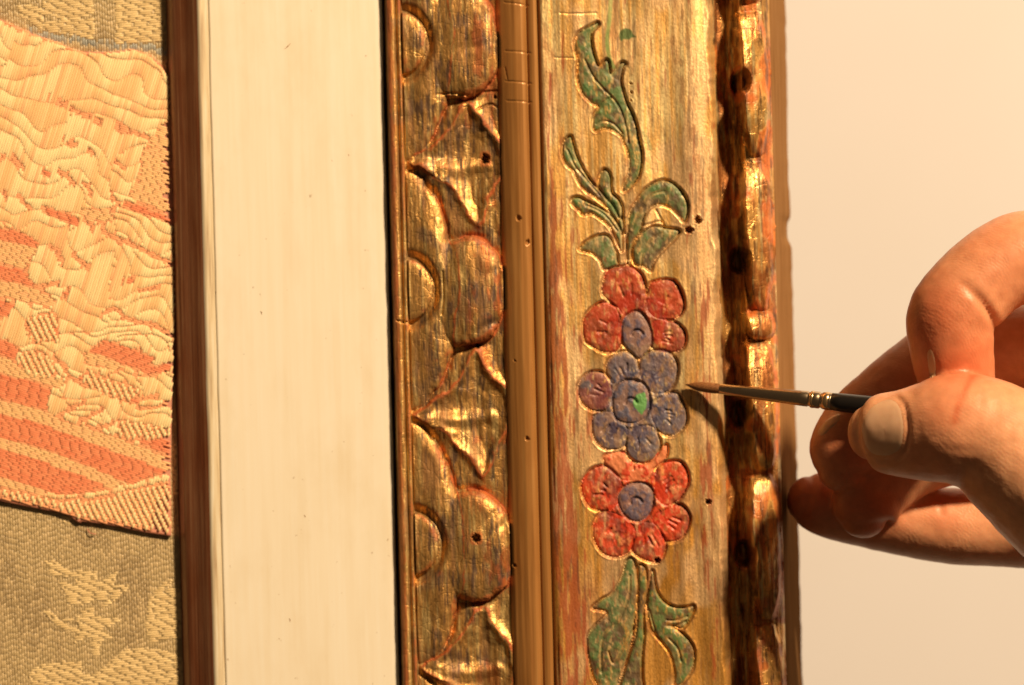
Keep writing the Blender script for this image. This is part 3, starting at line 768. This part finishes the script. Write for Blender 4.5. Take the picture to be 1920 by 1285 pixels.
# clip each float to where the motif is
q = np.linspace(0.05, .95, 7); ok = []
n0, n1 = [], []
for t in q:
    m = P0 + (P1 - P0) * t; ok.append(inpolys(m[:, 0], m[:, 1], FLOAT))
ok = np.array(ok)
first = np.argmax(ok, 0); last = 6 - np.argmax(ok[::-1], 0); anyk = ok.sum(0) >= 2
a_ = P0 + (P1 - P0) * q[first][:, None]; b_ = P0 + (P1 - P0) * q[last][:, None]
sel = anyk & (poly_sd(PA, (a_[:, 0] + b_[:, 0]) / 2, (a_[:, 1] + b_[:, 1]) / 2, 30) < 6) & (b_[:, 0] < 352)
a_, b_, Rr = a_[sel], b_[sel], Rr[sel]
fc = alb(234, 186, 112); fc2 = alb(208, 162, 94)
C2 = mix(np.broadcast_to(fc, (len(a_), 3)), fc2, np.clip(r2.normal(.35, .3, len(a_)), 0, 1)[:])
g2 = dashes(a_, b_, Rr, HB + .5, C2, .45)
def join(parts):
    off = 0; Vs, Fs, Cs = [], [], []
    for v, f, c in parts: Vs.append(v); Fs.append(f + off); Cs.append(c); off += len(v)
    return np.vstack(Vs), np.vstack(Fs), np.vstack(Cs)
v_, f_, c_ = join([g1, g2])
tag(new_obj("woven_threads", mesh_np("woven_threads", v_, f_, c_), M_silk, cloth), kind="stuff")

# pink and cream fragment lying on it
HP = -52
pc_ = PA.mean(0)
bm = bmesh.new()
vs = [bm.verts.new(tuple(W(x, y, HP - 2.0))) for x, y in PA]
vs2 = [bm.verts.new(tuple(W(x, y, HB + .5))) for x, y in PA]
bm.faces.new(vs)
for i_ in range(len(vs)): bm.faces.new((vs[i_], vs2[i_], vs2[(i_ + 1) % len(vs)], vs[(i_ + 1) % len(vs)]))
bmesh.ops.recalc_face_normals(bm, faces=bm.faces)
me = bpy.data.meshes.new("brocade_fragment"); bm.to_mesh(me); bm.free()
a_t = me.attributes.new("col", 'FLOAT_COLOR', 'POINT'); a_t.data.foreach_set("color", np.tile(np.append(alb(230, 144, 96), 1), (len(me.vertices), 1)).astype(np.float32).ravel())
frag = tag(new_obj("brocade_fragment", me, M_thread), "torn salmon pink and cream brocade fragment lying on the grey-green damask", "textile")
SAL = [[(0,635),(14,641),(36,655),(30,675),(0,668)], [(0,702),(68,719),(97,734),(86,755),(93,773),(54,762),(0,745)], [(0,770),(68,793),(161,827),(223,850),(318,886),(275,898),(245,908),(215,895),(160,872),(90,845),(45,832),(0,815)],
 [(0,840),(40,852),(112,878),(165,898),(205,915),(190,918),(150,925),(125,928),(90,922),(40,905),(0,893)], [(193,637),(290,671),(279,698),(241,687),(211,675),(166,657)], [(208,811),(322,854),(322,818),(286,827),(259,830),(224,820)],
 [(0,434),(46,440),(70,454),(72,467),(0,445)], [(0,492),(50,511),(57,527),(63,538),(0,520)], [(0,563),(27,570),(16,586),(7,595),(0,590)], [(77,385),(154,414),(141,423),(79,398)], [(231,375),(326,412),(324,421),(231,387)],
 [(268,700),(280,688),(322,682),(322,690),(285,703)], [(110,560),(128,537),(132,548),(122,562),(98,556)], [(226,527),(242,521),(252,525),(238,532)], [(95,600),(106,598),(108,620),(100,636),(94,620)], [(160,702),(163,694),(155,712),(148,708)], [(76,318),(97,325),(93,332),(76,326)], [(248,740),(262,732),(255,756),(244,752)]]
CRM = [[(0,447),(72,468),(59,483),(52,504),(0,488)], [(0,524),(63,542),(107,567),(90,575),(0,560)], [(0,671),(32,678),(34,690),(125,718),(107,727),(68,716),(0,696)], [(0,747),(54,764),(93,776),(130,795),(165,803),(200,816),(260,838),(322,862),(322,886),(223,850),(68,794),(0,768)],
 [(0,817),(45,833),(90,846),(160,873),(215,896),(235,906),(205,915),(165,898),(112,878),(40,852),(0,838)], [(0,896),(40,906),(90,923),(80,929),(0,918)], [(262,290),(300,238),(322,222),(326,405),(240,368),(262,320)], [(157,662),(190,668),(230,685),(232,697),(190,688),(157,682)], [(150,395),(215,390),(215,415),(160,415)]]
MIX = [[(36,660),(80,660),(111,702),(72,710),(36,690)], [(161,695),(260,730),(242,755),(161,723)], [(218,787),(322,805),(304,823),(224,820)], [(0,938),(0,928),(125,943),(190,935),(250,920),(322,905),(322,1006),(240,990),(150,980),(125,958)], [(45,600),(105,585),(110,640),(60,640)]]
SAL = [ext(p) for p in SAL]; CRM = [ext(p) for p in CRM]; MIX = [ext(p) for p in MIX]
REDLINES = [z1([(510,1030),(700,1120),(900,1210),(1050,1280)]), [(186,225), (205,232), (240,245), (285,262), (322,272)], [(118,262),(125,270),(143,272)], [(166,280),(174,288)], [(215,300),(232,316)], [(108,322),(125,330),(140,347)], [(155,343),(165,352),(170,365)],
 [(208,365),(222,382)], [(24,290),(34,305),(45,318)], [(33,366),(44,380),(56,390)], [(94,460),(120,490)], [(137,478),(165,503),(195,500)], [(165,415),(175,432)], [(190,425),(200,440),(240,455),(270,470),(300,485),(322,495)], [(190,590),(215,578),(240,600),(285,608),(322,630)], [(60,540),(110,532)], [(260,545),(298,540)],
 [(100,670),(115,683),(130,705),(160,725)], [(110,780),(135,765),(160,755)], [(150,790),(190,770)], [(178,805),(210,795)], [(258,765),(290,765),(322,755)], [(245,755),(270,748),(295,742)], [(0,933),(60,936),(110,940),(170,938),(230,925),(322,905)], [(0,300),(10,290)], [(5,360),(12,375)]]
da = np.array([.9573, .2890]); db = np.array([-.30, .954])         # along the woven stripes / along the upright floats
inv = np.linalg.inv(np.stack([da, db], 1))
P0, P1, Rr, Cc = [], [], [], []
crn = lambda n: r2.normal(0, 1, n)
cream, cream2, salm, salm2, peach = alb(248, 200, 122), alb(242, 176, 100), alb(240, 136, 78), alb(230, 118, 66), alb(246, 168, 98)
# horizontal threads everywhere (they show between the floats)
a0, b0, st = [], [], []
for kb in range(-80, 320):
    b = kb * 3.9
    a = -500 + (kb * 7.4) % 20 + r2.uniform(0, 1.5)
    while a < 560:
        L = 20 + r2.uniform(-2.5, 2.5)
        a0.append((a + .6, b)); b0.append((a + L - .6, b)); a += L
a0, b0 = np.array(a0), np.array(b0)
P0 = a0[:, :1] * da + a0[:, 1:] * db; P1 = b0[:, :1] * da + b0[:, 1:] * db
mid = (P0 + P1) / 2
ins = (poly_sd(PA, P0[:, 0], P0[:, 1], 5) > 0) & (poly_sd(PA, P1[:, 0], P1[:, 1], 5) > 0)
P0, P1, mid = P0[ins], P1[ins], mid[ins]
isS = inpolys(mid[:, 0], mid[:, 1], SAL); isC = inpolys(mid[:, 0], mid[:, 1], CRM) & ~isS
n = len(mid); t_ = np.clip(.35 + .25 * crn(n), 0, 1)
Ch = np.broadcast_to(peach * .5 + salm * .5, (n, 3)).copy()
Ch = np.where(isS[:, None], mix(np.broadcast_to(salm, (n, 3)), salm2, t_), Ch)
Ch = np.where(isC[:, None], mix(np.broadcast_to(cream2, (n, 3)), peach, t_), Ch)
low = ~(isS | isC)
gh = dashes(P0, P1, np.full(n, 2.15), HP + np.where(low, -.2, 0.2), Ch, .36)
# upright floats, their ends stepping from thread to thread as in a twill
F0, F1 = [], []
r3 = np.random.default_rng(17)
cl_c = np.stack(np.meshgrid(np.arange(XL, 380, 74), np.arange(-90, 1060, 62)), -1).reshape(-1, 2)
cl_c = cl_c + r3.uniform(-32, 32, cl_c.shape)
cl_L = r3.choice([18, 26, 34, 44, 54], len(cl_c)); cl_s = r3.choice([-3.5, -2.5, -1.5, 1.6, 2.6, 3.6], len(cl_c)); cl_f = r3.uniform(0, 40, len(cl_c))
for ka in range(-110, 130):
    a = ka * 4.55
    bs = np.arange(-330, 1250, 1.0)
    pm = a * da[None] + bs[:, None] * db[None]
    ph = bs + 46 * (fbm(pm[:, 0] / 75, pm[:, 1] / 60, 171, 2) - .5) * 2 + 9 * np.sin(pm[:, 0] / 23 + pm[:, 1] / 41)
    L = 26 + 10 * (vnoise(pm[:, 0] / 140, pm[:, 1] / 110, 173) > .5)
    cell = np.floor(ph / L)
    brk = np.flatnonzero(np.diff(cell) != 0)
    st_ = np.concatenate([[0], brk + 1]); en_ = np.concatenate([brk, [len(bs) - 1]])
    for q0, q1 in zip(st_, en_):
        if bs[q1] - bs[q0] > 4: F0.append((a, bs[q0])); F1.append((a, bs[q1] + .2))
F0, F1 = np.array(F0), np.array(F1)
def cut(F0, F1, nq=9):
    """keep the longest piece of each float that lies in float country"""
    q = np.linspace(0, 1, nq)
    okl = []
    for t in q:
        m = F0 + (F1 - F0) * t; p = m[:, :1] * da + m[:, 1:] * db
        bad = inpolys(p[:, 0], p[:, 1], SAL) | inpolys(p[:, 0], p[:, 1], CRM) | inpolys(p[:, 0], p[:, 1], MIX)
        rl = np.full(len(p), 99.0)
        for l in REDLINES: rl = np.minimum(rl, seg_dist(p[:, 0], p[:, 1], np.asarray(l, float)))
        bad |= (rl < 2.6) | (poly_sd(PA, p[:, 0], p[:, 1], 6) < .5)
        okl.append(~bad)
    okl = np.array(okl)
    out0, out1 = [], []
    for k in range(len(F0)):
        o = okl[:, k]; j = 0
        while j < nq:
            if o[j]:
                e = j
                while e + 1 < nq and o[e + 1]: e += 1
                if e > j:
                    out0.append(F0[k] + (F1[k] - F0[k]) * q[j]); out1.append(F0[k] + (F1[k] - F0[k]) * q[e])
                j = e + 1
            else: j += 1
    return np.array(out0), np.array(out1)
F0, F1 = cut(F0, F1)
P0 = F0[:, :1] * da + F0[:, 1:] * db; P1 = F1[:, :1] * da + F1[:, 1:] * db
gl_ = np.linalg.norm(P1 - P0, axis=1); ks = gl_ > 6
P0, P1 = P0[ks], P1[ks]; n = len(P0)
pm_ = (P0 + P1) / 2
Cv = mix(np.broadcast_to(cream, (n, 3)), cream2, np.clip(.9 * sm(fbm(pm_[:, 0] / 40, pm_[:, 1] / 30, 181, 2), .35, .65) + .3 * crn(n), 0, 1))
Cv = mix(Cv, np.broadcast_to(peach, (n, 3)), (r2.random(n) < .10) * .9)
gv = dashes(P0, P1, 2.4 + r2.normal(0, .1, n), HP + .6, Cv, .44)
# mixed country: short pale floats with pink between
F0, F1 = [], []
for ka in range(-110, 130):
    a = ka * 4.9
    b = -330 + (ka * 5.3) % 15.5
    while b < 1250:
        F0.append((a, b)); F1.append((a, b + 8.5 + r2.uniform(-1, 1.5))); b += 15.5
F0, F1 = np.array(F0), np.array(F1)
P0 = F0[:, :1] * da + F0[:, 1:] * db; P1 = F1[:, :1] * da + F1[:, 1:] * db
mid = (P0 + P1) / 2
ks = inpolys(mid[:, 0], mid[:, 1], MIX) & (poly_sd(PA, P1[:, 0], P1[:, 1], 6) > 0) & (poly_sd(PA, P0[:, 0], P0[:, 1], 6) > 0) & ~inpolys(mid[:, 0], mid[:, 1], SAL[2:4])
gm = dashes(P0[ks], P1[ks], np.full(ks.sum(), 2.5), HP + 1.0, mix(np.broadcast_to(cream, (ks.sum(), 3)), cream2, np.clip(.3 + .3 * crn(ks.sum()), 0, 1)), .5)
v_, f_, c_ = join([gh, gv, gm])
tag(new_obj("woven_threads", mesh_np("woven_threads", v_, f_, c_), M_thread, frag), kind="stuff")
# folded bits of edge and a loose thread
def tube(pts, rad, nseg=8, cap=True):
    p = np.asarray(pts, float); r = np.broadcast_to(np.asarray(rad, float), len(p))
    tn = np.gradient(p, axis=0); tn /= np.linalg.norm(tn, axis=1, keepdims=True) + 1e-12
    up = np.array([0.123, -.9, .41]); V_ = []
    for c, t, rr in zip(p, tn, r):
        a = np.cross(t, up); a /= np.linalg.norm(a) + 1e-12; b = np.cross(t, a)
        for k in range(nseg):
            th = 2 * math.pi * k / nseg
            V_.append(c + rr * (a * math.cos(th) + b * math.sin(th)))
    F_ = []
    for i in range(len(p) - 1):
        for k in range(nseg):
            F_.append((i * nseg + k, i * nseg + (k + 1) % nseg, (i + 1) * nseg + (k + 1) % nseg, (i + 1) * nseg + k))
    V_ = np.array(V_); F_ = [list(f) for f in F_]
    if cap:
        V_ = np.vstack([V_, p[0], p[-1]]); a, b = len(V_) - 2, len(V_) - 1
        for k in range(nseg):
            F_.append([a, (k + 1) % nseg, k, k]); F_.append([b, (len(p) - 1) * nseg + k, (len(p) - 1) * nseg + (k + 1) % nseg] * 1 + [(len(p) - 1) * nseg + (k + 1) % nseg])
    return V_, F_
def py_mesh(name, V_, F_, smooth=True):
    me = bpy.data.meshes.new(name)
    me.from_pydata([tuple(v) for v in V_], [], [tuple(dict.fromkeys(f)) for f in F_])
    me.polygons.foreach_set("use_smooth", np.full(len(me.polygons), smooth)); me.update()
    return me
def set_col(me, c):
    a = me.attributes.new("col", 'FLOAT_COLOR', 'POINT')
    a.data.foreach_set("color", np.tile(np.append(c, 1), (len(me.vertices), 1)).astype(np.float32).ravel())
def path3(pts, n=8): return np.array([W(x, y, h) for x, y, h in catmull(pts, n, False)])
me = py_mesh("bottom_hem", *tube(path3([(x, y + 1, -55) for x, y in PATCH[18:28]], 4), .00022)); set_col(me, alb(150, 84, 50)); new_obj("hem_thread", me, M_thread, frag)
me = py_mesh("loose_thread", *tube(path3([(164, 992, -58), (168, 999, -56), (174, 1001, -55), (180, 1002, -57)]), .00009)); set_col(me, alb(206, 120, 80)); tag(new_obj("loose_thread", me, M_thread), "tiny curled pink thread lying on the damask below the fragment", "thread")

# ------------------------------------------------------------------ brush
def brush_pt(px):
    t = px - 1287
    return W(px, 722 + .118 * t - .000012 * t * t, 27 + .345 * t)
def lathe_on(name, prof, mat, parent, nseg=24):
    pts = np.array([brush_pt(x) for x, _ in prof]); r = np.array([q for _, q in prof]) * S
    V_, F_ = tube(pts, r, nseg)
    return new_obj(name, py_mesh(name, V_, F_), mat, parent)
m_, nt, p = nodes("nickel_ferrule"); p.inputs["Base Color"].default_value = (.50, .38, .26, 1); p.inputs["Metallic"].default_value = 1.0; p.inputs["Roughness"].default_value = .27
bump(nt, p, noise_node(nt, mapped(nt, (2500, 2500, 2500)), 1), .06, .0002); M_fer = m_
m_, nt, p = nodes("brass_crimp"); p.inputs["Base Color"].default_value = (.72, .48, .25, 1); p.inputs["Metallic"].default_value = .95; p.inputs["Roughness"].default_value = .25
bump(nt, p, noise_node(nt, mapped(nt, (2500, 2500, 2500)), 1), .06, .0002); M_crimp = m_
m_, nt, p = nodes("black_lacquer"); p.inputs["Base Color"].default_value = (.010, .008, .007, 1); p.inputs["Roughness"].default_value = .28
bump(nt, p, noise_node(nt, mapped(nt, (1500, 1500, 1500)), 1), .05, .0002); M_lac = m_
m_, nt, p = nodes("sable_hair"); n_ = noise_node(nt, mapped(nt, (900, 9000, 9000)), 1, 3)
nt.links.new(ramp(nt, n_, [(.3, (.09, .03, .012)), (.7, (.36, .15, .05))]), p.inputs["Base Color"]); p.inputs["Roughness"].default_value = .4; bump(nt, p, n_, .5, .0002); M_hair = m_
brush = empty("paint_brush", tuple(brush_pt(1287)))
tag(brush, "thin round retouching brush with black handle held against the frieze", "brush")
Mb = Matrix.Translation(-brush.location)
def bpart(o): o.data.transform(Mb); return o
bpart(lathe_on("bristles", [(1289, 1.2), (1294, 4.2), (1303, 7.2), (1316, 9.6), (1334, 10.2), (1350, 9.0), (1364, 7.8)], M_hair, brush))
hv, hf, off = [], [], 0
hr = np.random.default_rng(5)
for k in range(46):
    th = hr.uniform(0, 2 * math.pi); rr = hr.uniform(.5, 1.0); tip = 1287 + hr.uniform(-3, 9)
    line = []
    for x, rad in ((1358, 8.0), (1336, 9.6), (1316, 8.2), (1300, 4.6), (tip, 1.2)):
        c = brush_pt(x); line.append(c + S * rad * rr * np.array([0, math.cos(th), math.sin(th)]))
    v, f = tube(catmull(line, 3, False), np.linspace(.00007, .00002, 13), 4)
    hv.append(v); hf += [[q + off for q in g] for g in f]; off += len(v)
o = bpart(new_obj("hair", py_mesh("hair", np.vstack(hv), hf), M_hair, brush)); tag(o, kind="stuff")
ferr = bpart(lathe_on("ferrule", [(1349, 8.2), (1350.5, 9.4), (1400, 11.2), (1450, 12.8), (1500, 14.2), (1514, 14.6), (1516, 13.4), (1519, 13.2), (1521, 15), (1527, 15.6), (1536, 15.6), (1538, 13.8), (1541, 13.8), (1543, 15.6), (1554, 16), (1560, 16.2), (1562, 14)], M_fer, brush))
bpart(lathe_on("crimp", [(1519.5, 13), (1521, 15.4), (1524, 16.2), (1527, 15.4), (1528.5, 13)], M_crimp, ferr))
bpart(lathe_on("crimp", [(1543, 13.2), (1545, 16), (1550, 17), (1555, 16.4), (1557, 14)], M_crimp, ferr))
bpart(lathe_on("handle", [(1558, 13), (1559.5, 16), (1580, 17), (1640, 18.2), (1720, 19), (1850, 17), (2050, 14), (2240, 11), (2246, 6)], M_lac, brush))

# ------------------------------------------------------------------ hand
FING = {
 "thumb": [(1630, 812, 204, 52), (1646, 811, 212, 72), (1690, 813, 236, 83), (1740, 810, 258, 95), (1792, 805, 280, 107), (1850, 818, 290, 110), (1920, 866, 300, 126), (2030, 945, 296, 150), (2180, 1010, 270, 190), (2350, 1040, 220, 215)],
 "index": [(1802, 755, 160, 52), (1798, 735, 168, 68), (1790, 690, 180, 75), (1783, 640, 190, 80), (1786, 588, 196, 83), (1836, 530, 192, 83), (1884, 495, 186, 85), (1932, 482, 178, 89), (1995, 500, 162, 94), (2120, 565, 140, 98), (2280, 640, 110, 115), (2420, 760, 120, 130)],
 "middle": [(1577, 890, 50, 44), (1580, 872, 48, 62), (1590, 840, 42, 73), (1618, 800, 36, 77), (1662, 762, 28, 79), (1720, 715, 18, 80), (1790, 668, 8, 82), (1870, 652, 8, 86), (1960, 660, 14, 90), (2120, 700, 40, 95), (2310, 760, 60, 115), (2450, 830, 110, 130)],
 "ring": [(1618, 978, 24, 42), (1620, 960, 22, 62), (1640, 915, 6, 70), (1690, 868, 0, 76), (1760, 832, 0, 84), (1860, 810, 0, 92), (1980, 800, 0, 94), (2140, 820, 0, 92), (2320, 870, 40, 110), (2450, 900, 100, 130)],
 "little": [(1508, 934, -60, 42), (1520, 938, -62, 54), (1560, 950, -66, 61), (1620, 962, -68, 64), (1700, 976, -64, 68), (1780, 986, -56, 72), (1870, 990, -46, 73), (2000, 990, -25, 80), (2150, 980, 0, 88), (2320, 965, 40, 105), (2450, 960, 100, 130)],
 "palm": [(2250, 800, 90, 130), (2400, 860, 120, 190), (2600, 960, 170, 225), (2800, 1040, 220, 235), (3050, 1120, 280, 270), (3400, 1210, 360, 320)],
}
def finger_mesh(pts, nseg=28):
    q = catmull(np.array(pts, float), 8, False)
    P = np.array([W(x, y, h) for x, y, h, r in q]); R = q[:, 3] * S * (D - q[:, 2]) / D
    d0 = P[0] - P[1]; d0 /= np.linalg.norm(d0); d1 = P[-1] - P[-2]; d1 /= np.linalg.norm(d1)
    capA = [(P[0] + d0 * R[0] * .75 * math.sin(t), R[0] * math.cos(t)) for t in np.linspace(1.45, .15, 6)]
    capB = [(P[-1] + d1 * R[-1] * .75 * math.sin(t), R[-1] * math.cos(t)) for t in np.linspace(.15, 1.45, 6)]
    P = np.vstack([[c for c, _ in capA], P, [c for c, _ in capB]]); R = np.concatenate([[r for _, r in capA], R, [r for _, r in capB]])
    return tube(P, R, nseg)
hv, hf, off = [], [], 0
for pts in FING.values():
    v, f = finger_mesh(pts); hv.append(v); hf += [[q + off for q in g] for g in f]; off += len(v)
tmp = bpy.data.objects.new("tmp", py_mesh("tmp", np.vstack(hv), hf)); col.objects.link(tmp)
md = tmp.modifiers.new("r", 'REMESH'); md.mode = 'VOXEL'; md.voxel_size = .00055
md = tmp.modifiers.new("s", 'SMOOTH'); md.factor = .5; md.iterations = 5
dg = bpy.context.evaluated_depsgraph_get()
hm = bpy.data.meshes.new_from_object(tmp.evaluated_get(dg)); hm.name = "hand"
bpy.data.objects.remove(tmp)
nV = len(hm.vertices)
co = np.zeros(nV * 3, np.float32); hm.vertices.foreach_get("co", co); co = co.reshape(-1, 3).astype(float)
no = np.zeros(nV * 3, np.float32); hm.vertex_normals.foreach_get("vector", no); no = no.reshape(-1, 3).astype(float)
hh = -co[:, 1] / S; ff = (D - hh) / D
px = co[:, 0] / S / ff + 960; py = 642.5 - co[:, 2] / S / ff
disp = np.zeros(nV)
def crease(pts, hmin, depth, w, taper=(.5, .5)):
    l = catmull(pts, 6, False)
    d = np.full(nV, 999.0); tt = np.zeros(nV)
    for k in range(len(l) - 1):
        e = l[k + 1] - l[k]; t = np.clip(((px - l[k][0]) * e[0] + (py - l[k][1]) * e[1]) / (e @ e + 1e-9), 0, 1)
        dk_ = np.hypot(px - l[k][0] - t * e[0], py - l[k][1] - t * e[1])
        m = dk_ < d; d = np.where(m, dk_, d); tt = np.where(m, (k + t) / (len(l) - 1), tt)
    dep = depth * sm(tt, -.01, taper[0]) * (1 - sm(tt, 1 - taper[1], 1.01))
    fr_ = (no[:, 1] < .2) & (hh > hmin)
    return np.where(fr_, dep * (-np.exp(-(d / w) ** 2) + .25 * np.exp(-((d - 2.4 * w) / (1.5 * w)) ** 2)), 0)
disp += crease([(1780, 514), (1806, 534), (1835, 560), (1858, 592), (1872, 640)], 150, 8, 7, (.8, .3))
disp += crease([(1826, 698), (1816, 716), (1806, 740), (1797, 775)], 280, 1.8, 3.5)
disp += crease([(1852, 710), (1842, 740), (1834, 780)], 280, .8, 4)
disp += crease([(1770, 925), (1764, 950), (1770, 975)], -90, 2, 5)
disp += crease([(1676, 742), (1694, 758), (1703, 800), (1697, 846), (1672, 865), (1640, 862)], 150, 2.6, 4.0, (.1, .1))
wv = fbm(px / 26, py / 26, 151, 3) - .5
co2 = co + no * ((disp + wv * 2.2) * S)[:, None]
hm.vertices.foreach_set("co", co2.astype(np.float32).ravel())
hm.polygons.foreach_set("use_smooth", np.full(len(hm.polygons), True)); hm.update()
# warmer, redder skin over joints and fingertips
redd = np.zeros(nV)
for x, y, h, r, a in ((1770, 770, 360, 75, .45), (1750, 600, 230, 110, .85), (1800, 690, 240, 100, .9), (1860, 480, 230, 120, .45), (1760, 860, 300, 90, .5), (1590, 860, 90, 95, .7), (1620, 965, 60, 90, .8), (1500, 930, -30, 130, .8), (1770, 960, 0, 60, .4), (1640, 700, 80, 90, .5), (1870, 560, 250, 60, .2)):
    redd = np.maximum(redd, a * np.exp(-((px - x) ** 2 + (py - y) ** 2 + .5 * (hh - h) ** 2) / r ** 2))
redd += np.exp(-(seg_dist(px, py, catmull([(1826, 702), (1816, 716), (1806, 734), (1797, 760), (1790, 790)], 5, False)) / 7) ** 2) * (hh > 300) * .45
a_t = hm.attributes.new("red", 'FLOAT', 'POINT'); a_t.data.foreach_set("value", np.clip(redd + wv * .14, 0, 1).astype(np.float32))
m_, nt, p = nodes("skin"); M_skin = m_
n1 = noise_node(nt, mapped(nt, (450, 450, 450)), 1, 4)
base = mixc(nt, attr(nt, "red", "Fac"), (.70, .35, .195), (.55, .135, .055))
base = mixc(nt, 1.0, base, ramp(nt, n1, [(.3, (.88, .84, .80)), (.7, (1.06, 1.06, 1.06))]), 'MULTIPLY')
nt.links.new(base, p.inputs["Base Color"])
p.inputs["Roughness"].default_value = .42; p.inputs["Specular IOR Level"].default_value = .42
p.inputs["Subsurface Weight"].default_value = .25; p.inputs["Subsurface Radius"].default_value = (1.0, .32, .14); p.inputs["Subsurface Scale"].default_value = .003
wv_ = nt.nodes.new("ShaderNodeTexWave"); wv_.wave_type = 'BANDS'; wv_.bands_direction = 'DIAGONAL'
wv_.inputs["Scale"].default_value = 620; wv_.inputs["Distortion"].default_value = 9; wv_.inputs["Detail"].default_value = 2; wv_.inputs["Detail Scale"].default_value = .5
tc = nt.nodes.new("ShaderNodeTexCoord"); nt.links.new(tc.outputs["Object"], wv_.inputs["Vector"])
vo = nt.nodes.new("ShaderNodeTexVoronoi"); vo.inputs["Scale"].default_value = 2200; nt.links.new(tc.outputs["Object"], vo.inputs["Vector"])
ad = nt.nodes.new("ShaderNodeMath"); ad.operation = 'ADD'; sc_ = nt.nodes.new("ShaderNodeMath"); sc_.operation = "MULTIPLY"; sc_.inputs[1].default_value = .35; nt.links.new(wv_.outputs["Fac"], sc_.inputs[0]); nt.links.new(sc_.outputs[0], ad.inputs[0]); nt.links.new(vo.outputs["Distance"], ad.inputs[1])
nm = noise_node(nt, mapped(nt, (160, 160, 160)), 1, 3)
mk = nt.nodes.new("ShaderNodeMath"); mk.operation = 'MULTIPLY'
nt.links.new(ad.outputs[0], mk.inputs[0]); nt.links.new(ramp(nt, nm, [(.38, (.15,) * 3), (.62, (1, 1, 1))]), mk.inputs[1])
n3 = noise_node(nt, mapped(nt, (1300, 1300, 1300)), 1, 4)
ad3 = nt.nodes.new("ShaderNodeMath"); ad3.operation = 'MULTIPLY_ADD'; ad3.inputs[1].default_value = .5
nt.links.new(n3, ad3.inputs[0]); nt.links.new(mk.outputs[0], ad3.inputs[2])
bump(nt, p, ad3.outputs[0], .26, .00013)
hand = tag(new_obj("hand", hm, M_skin), "bare hand gripping the thin brush, little finger braced against the frame", "hand")
m_, nt, p = nodes("nail"); M_nail = m_
n1 = noise_node(nt, mapped(nt, (300, 300, 300)), 1, 3)
nt.links.new(ramp(nt, n1, [(.3, (.60, .35, .215)), (.7, (.66, .41, .26))]), p.inputs["Base Color"]); p.inputs["Roughness"].default_value = .3
p.inputs["Subsurface Weight"].default_value = .2; p.inputs["Subsurface Radius"].default_value = (1, .4, .2); p.inputs["Subsurface Scale"].default_value = .0015
bump(nt, p, noise_node(nt, mapped(nt, (1800, 1800, 1800)), 1), .05, .0001)
from mathutils.bvhtree import BVHTree
hm_v = [Vector(c) for c in co2]
bvh = BVHTree.FromPolygons(hm_v, [tuple(p_.vertices) for p_ in hm.polygons])
def nail(outline, mid, dome):
    """nail plate whose outline is laid on the finger's skin, domed in the middle, its rim let into the nail fold"""
    ol = catmull(outline, 4); cpos = np.array([0, -D * S, 0]); mid = np.array(mid, float)
    NR = 9; V_, F_ = [], []
    def drop(p):
        d = W(p[0], p[1], 0) - cpos; d /= np.linalg.norm(d)
        hit = bvh.ray_cast(Vector(cpos), Vector(d), 1.0)
        return (np.array(hit[0]), np.array(hit[1])) if hit[0] is not None else None
    ref = drop(mid)[0]
    for k in range(NR + 1):
        t = k / NR
        for p in ol:
            tt = t; h_ = None
            while h_ is None or np.linalg.norm(h_[0] - ref) > .013:
                h_ = drop(mid + (p - mid) * tt); tt *= .97
                if tt < .02: break
            nn = h_[1] if h_[1] @ (cpos - h_[0]) > 0 else -h_[1]
            V_.append(h_[0] + nn * (dome * (1 - t ** 4) - .00006))
    n_ = len(ol)
    for k in range(NR):
        for q in range(n_):
            F_.append([k * n_ + q, k * n_ + (q + 1) % n_, (k + 1) * n_ + (q + 1) % n_, (k + 1) * n_ + q])
    return new_obj("nail", py_mesh("nail", V_, F_), M_nail, hand)
nail([(1613, 811), (1618, 782), (1638, 757), (1668, 746), (1688, 758), (1697, 800), (1691, 842), (1668, 858), (1640, 856), (1621, 840)], (1658, 804), .00030)
nail([(1737, 660), (1744, 650), (1752, 662), (1756, 690), (1752, 710), (1746, 714), (1740, 692)], (1747, 684), .00012)
nail([(1531, 812), (1545, 791), (1563, 778), (1577, 774), (1573, 790), (1556, 806), (1541, 819)], (1555, 796), .00022)
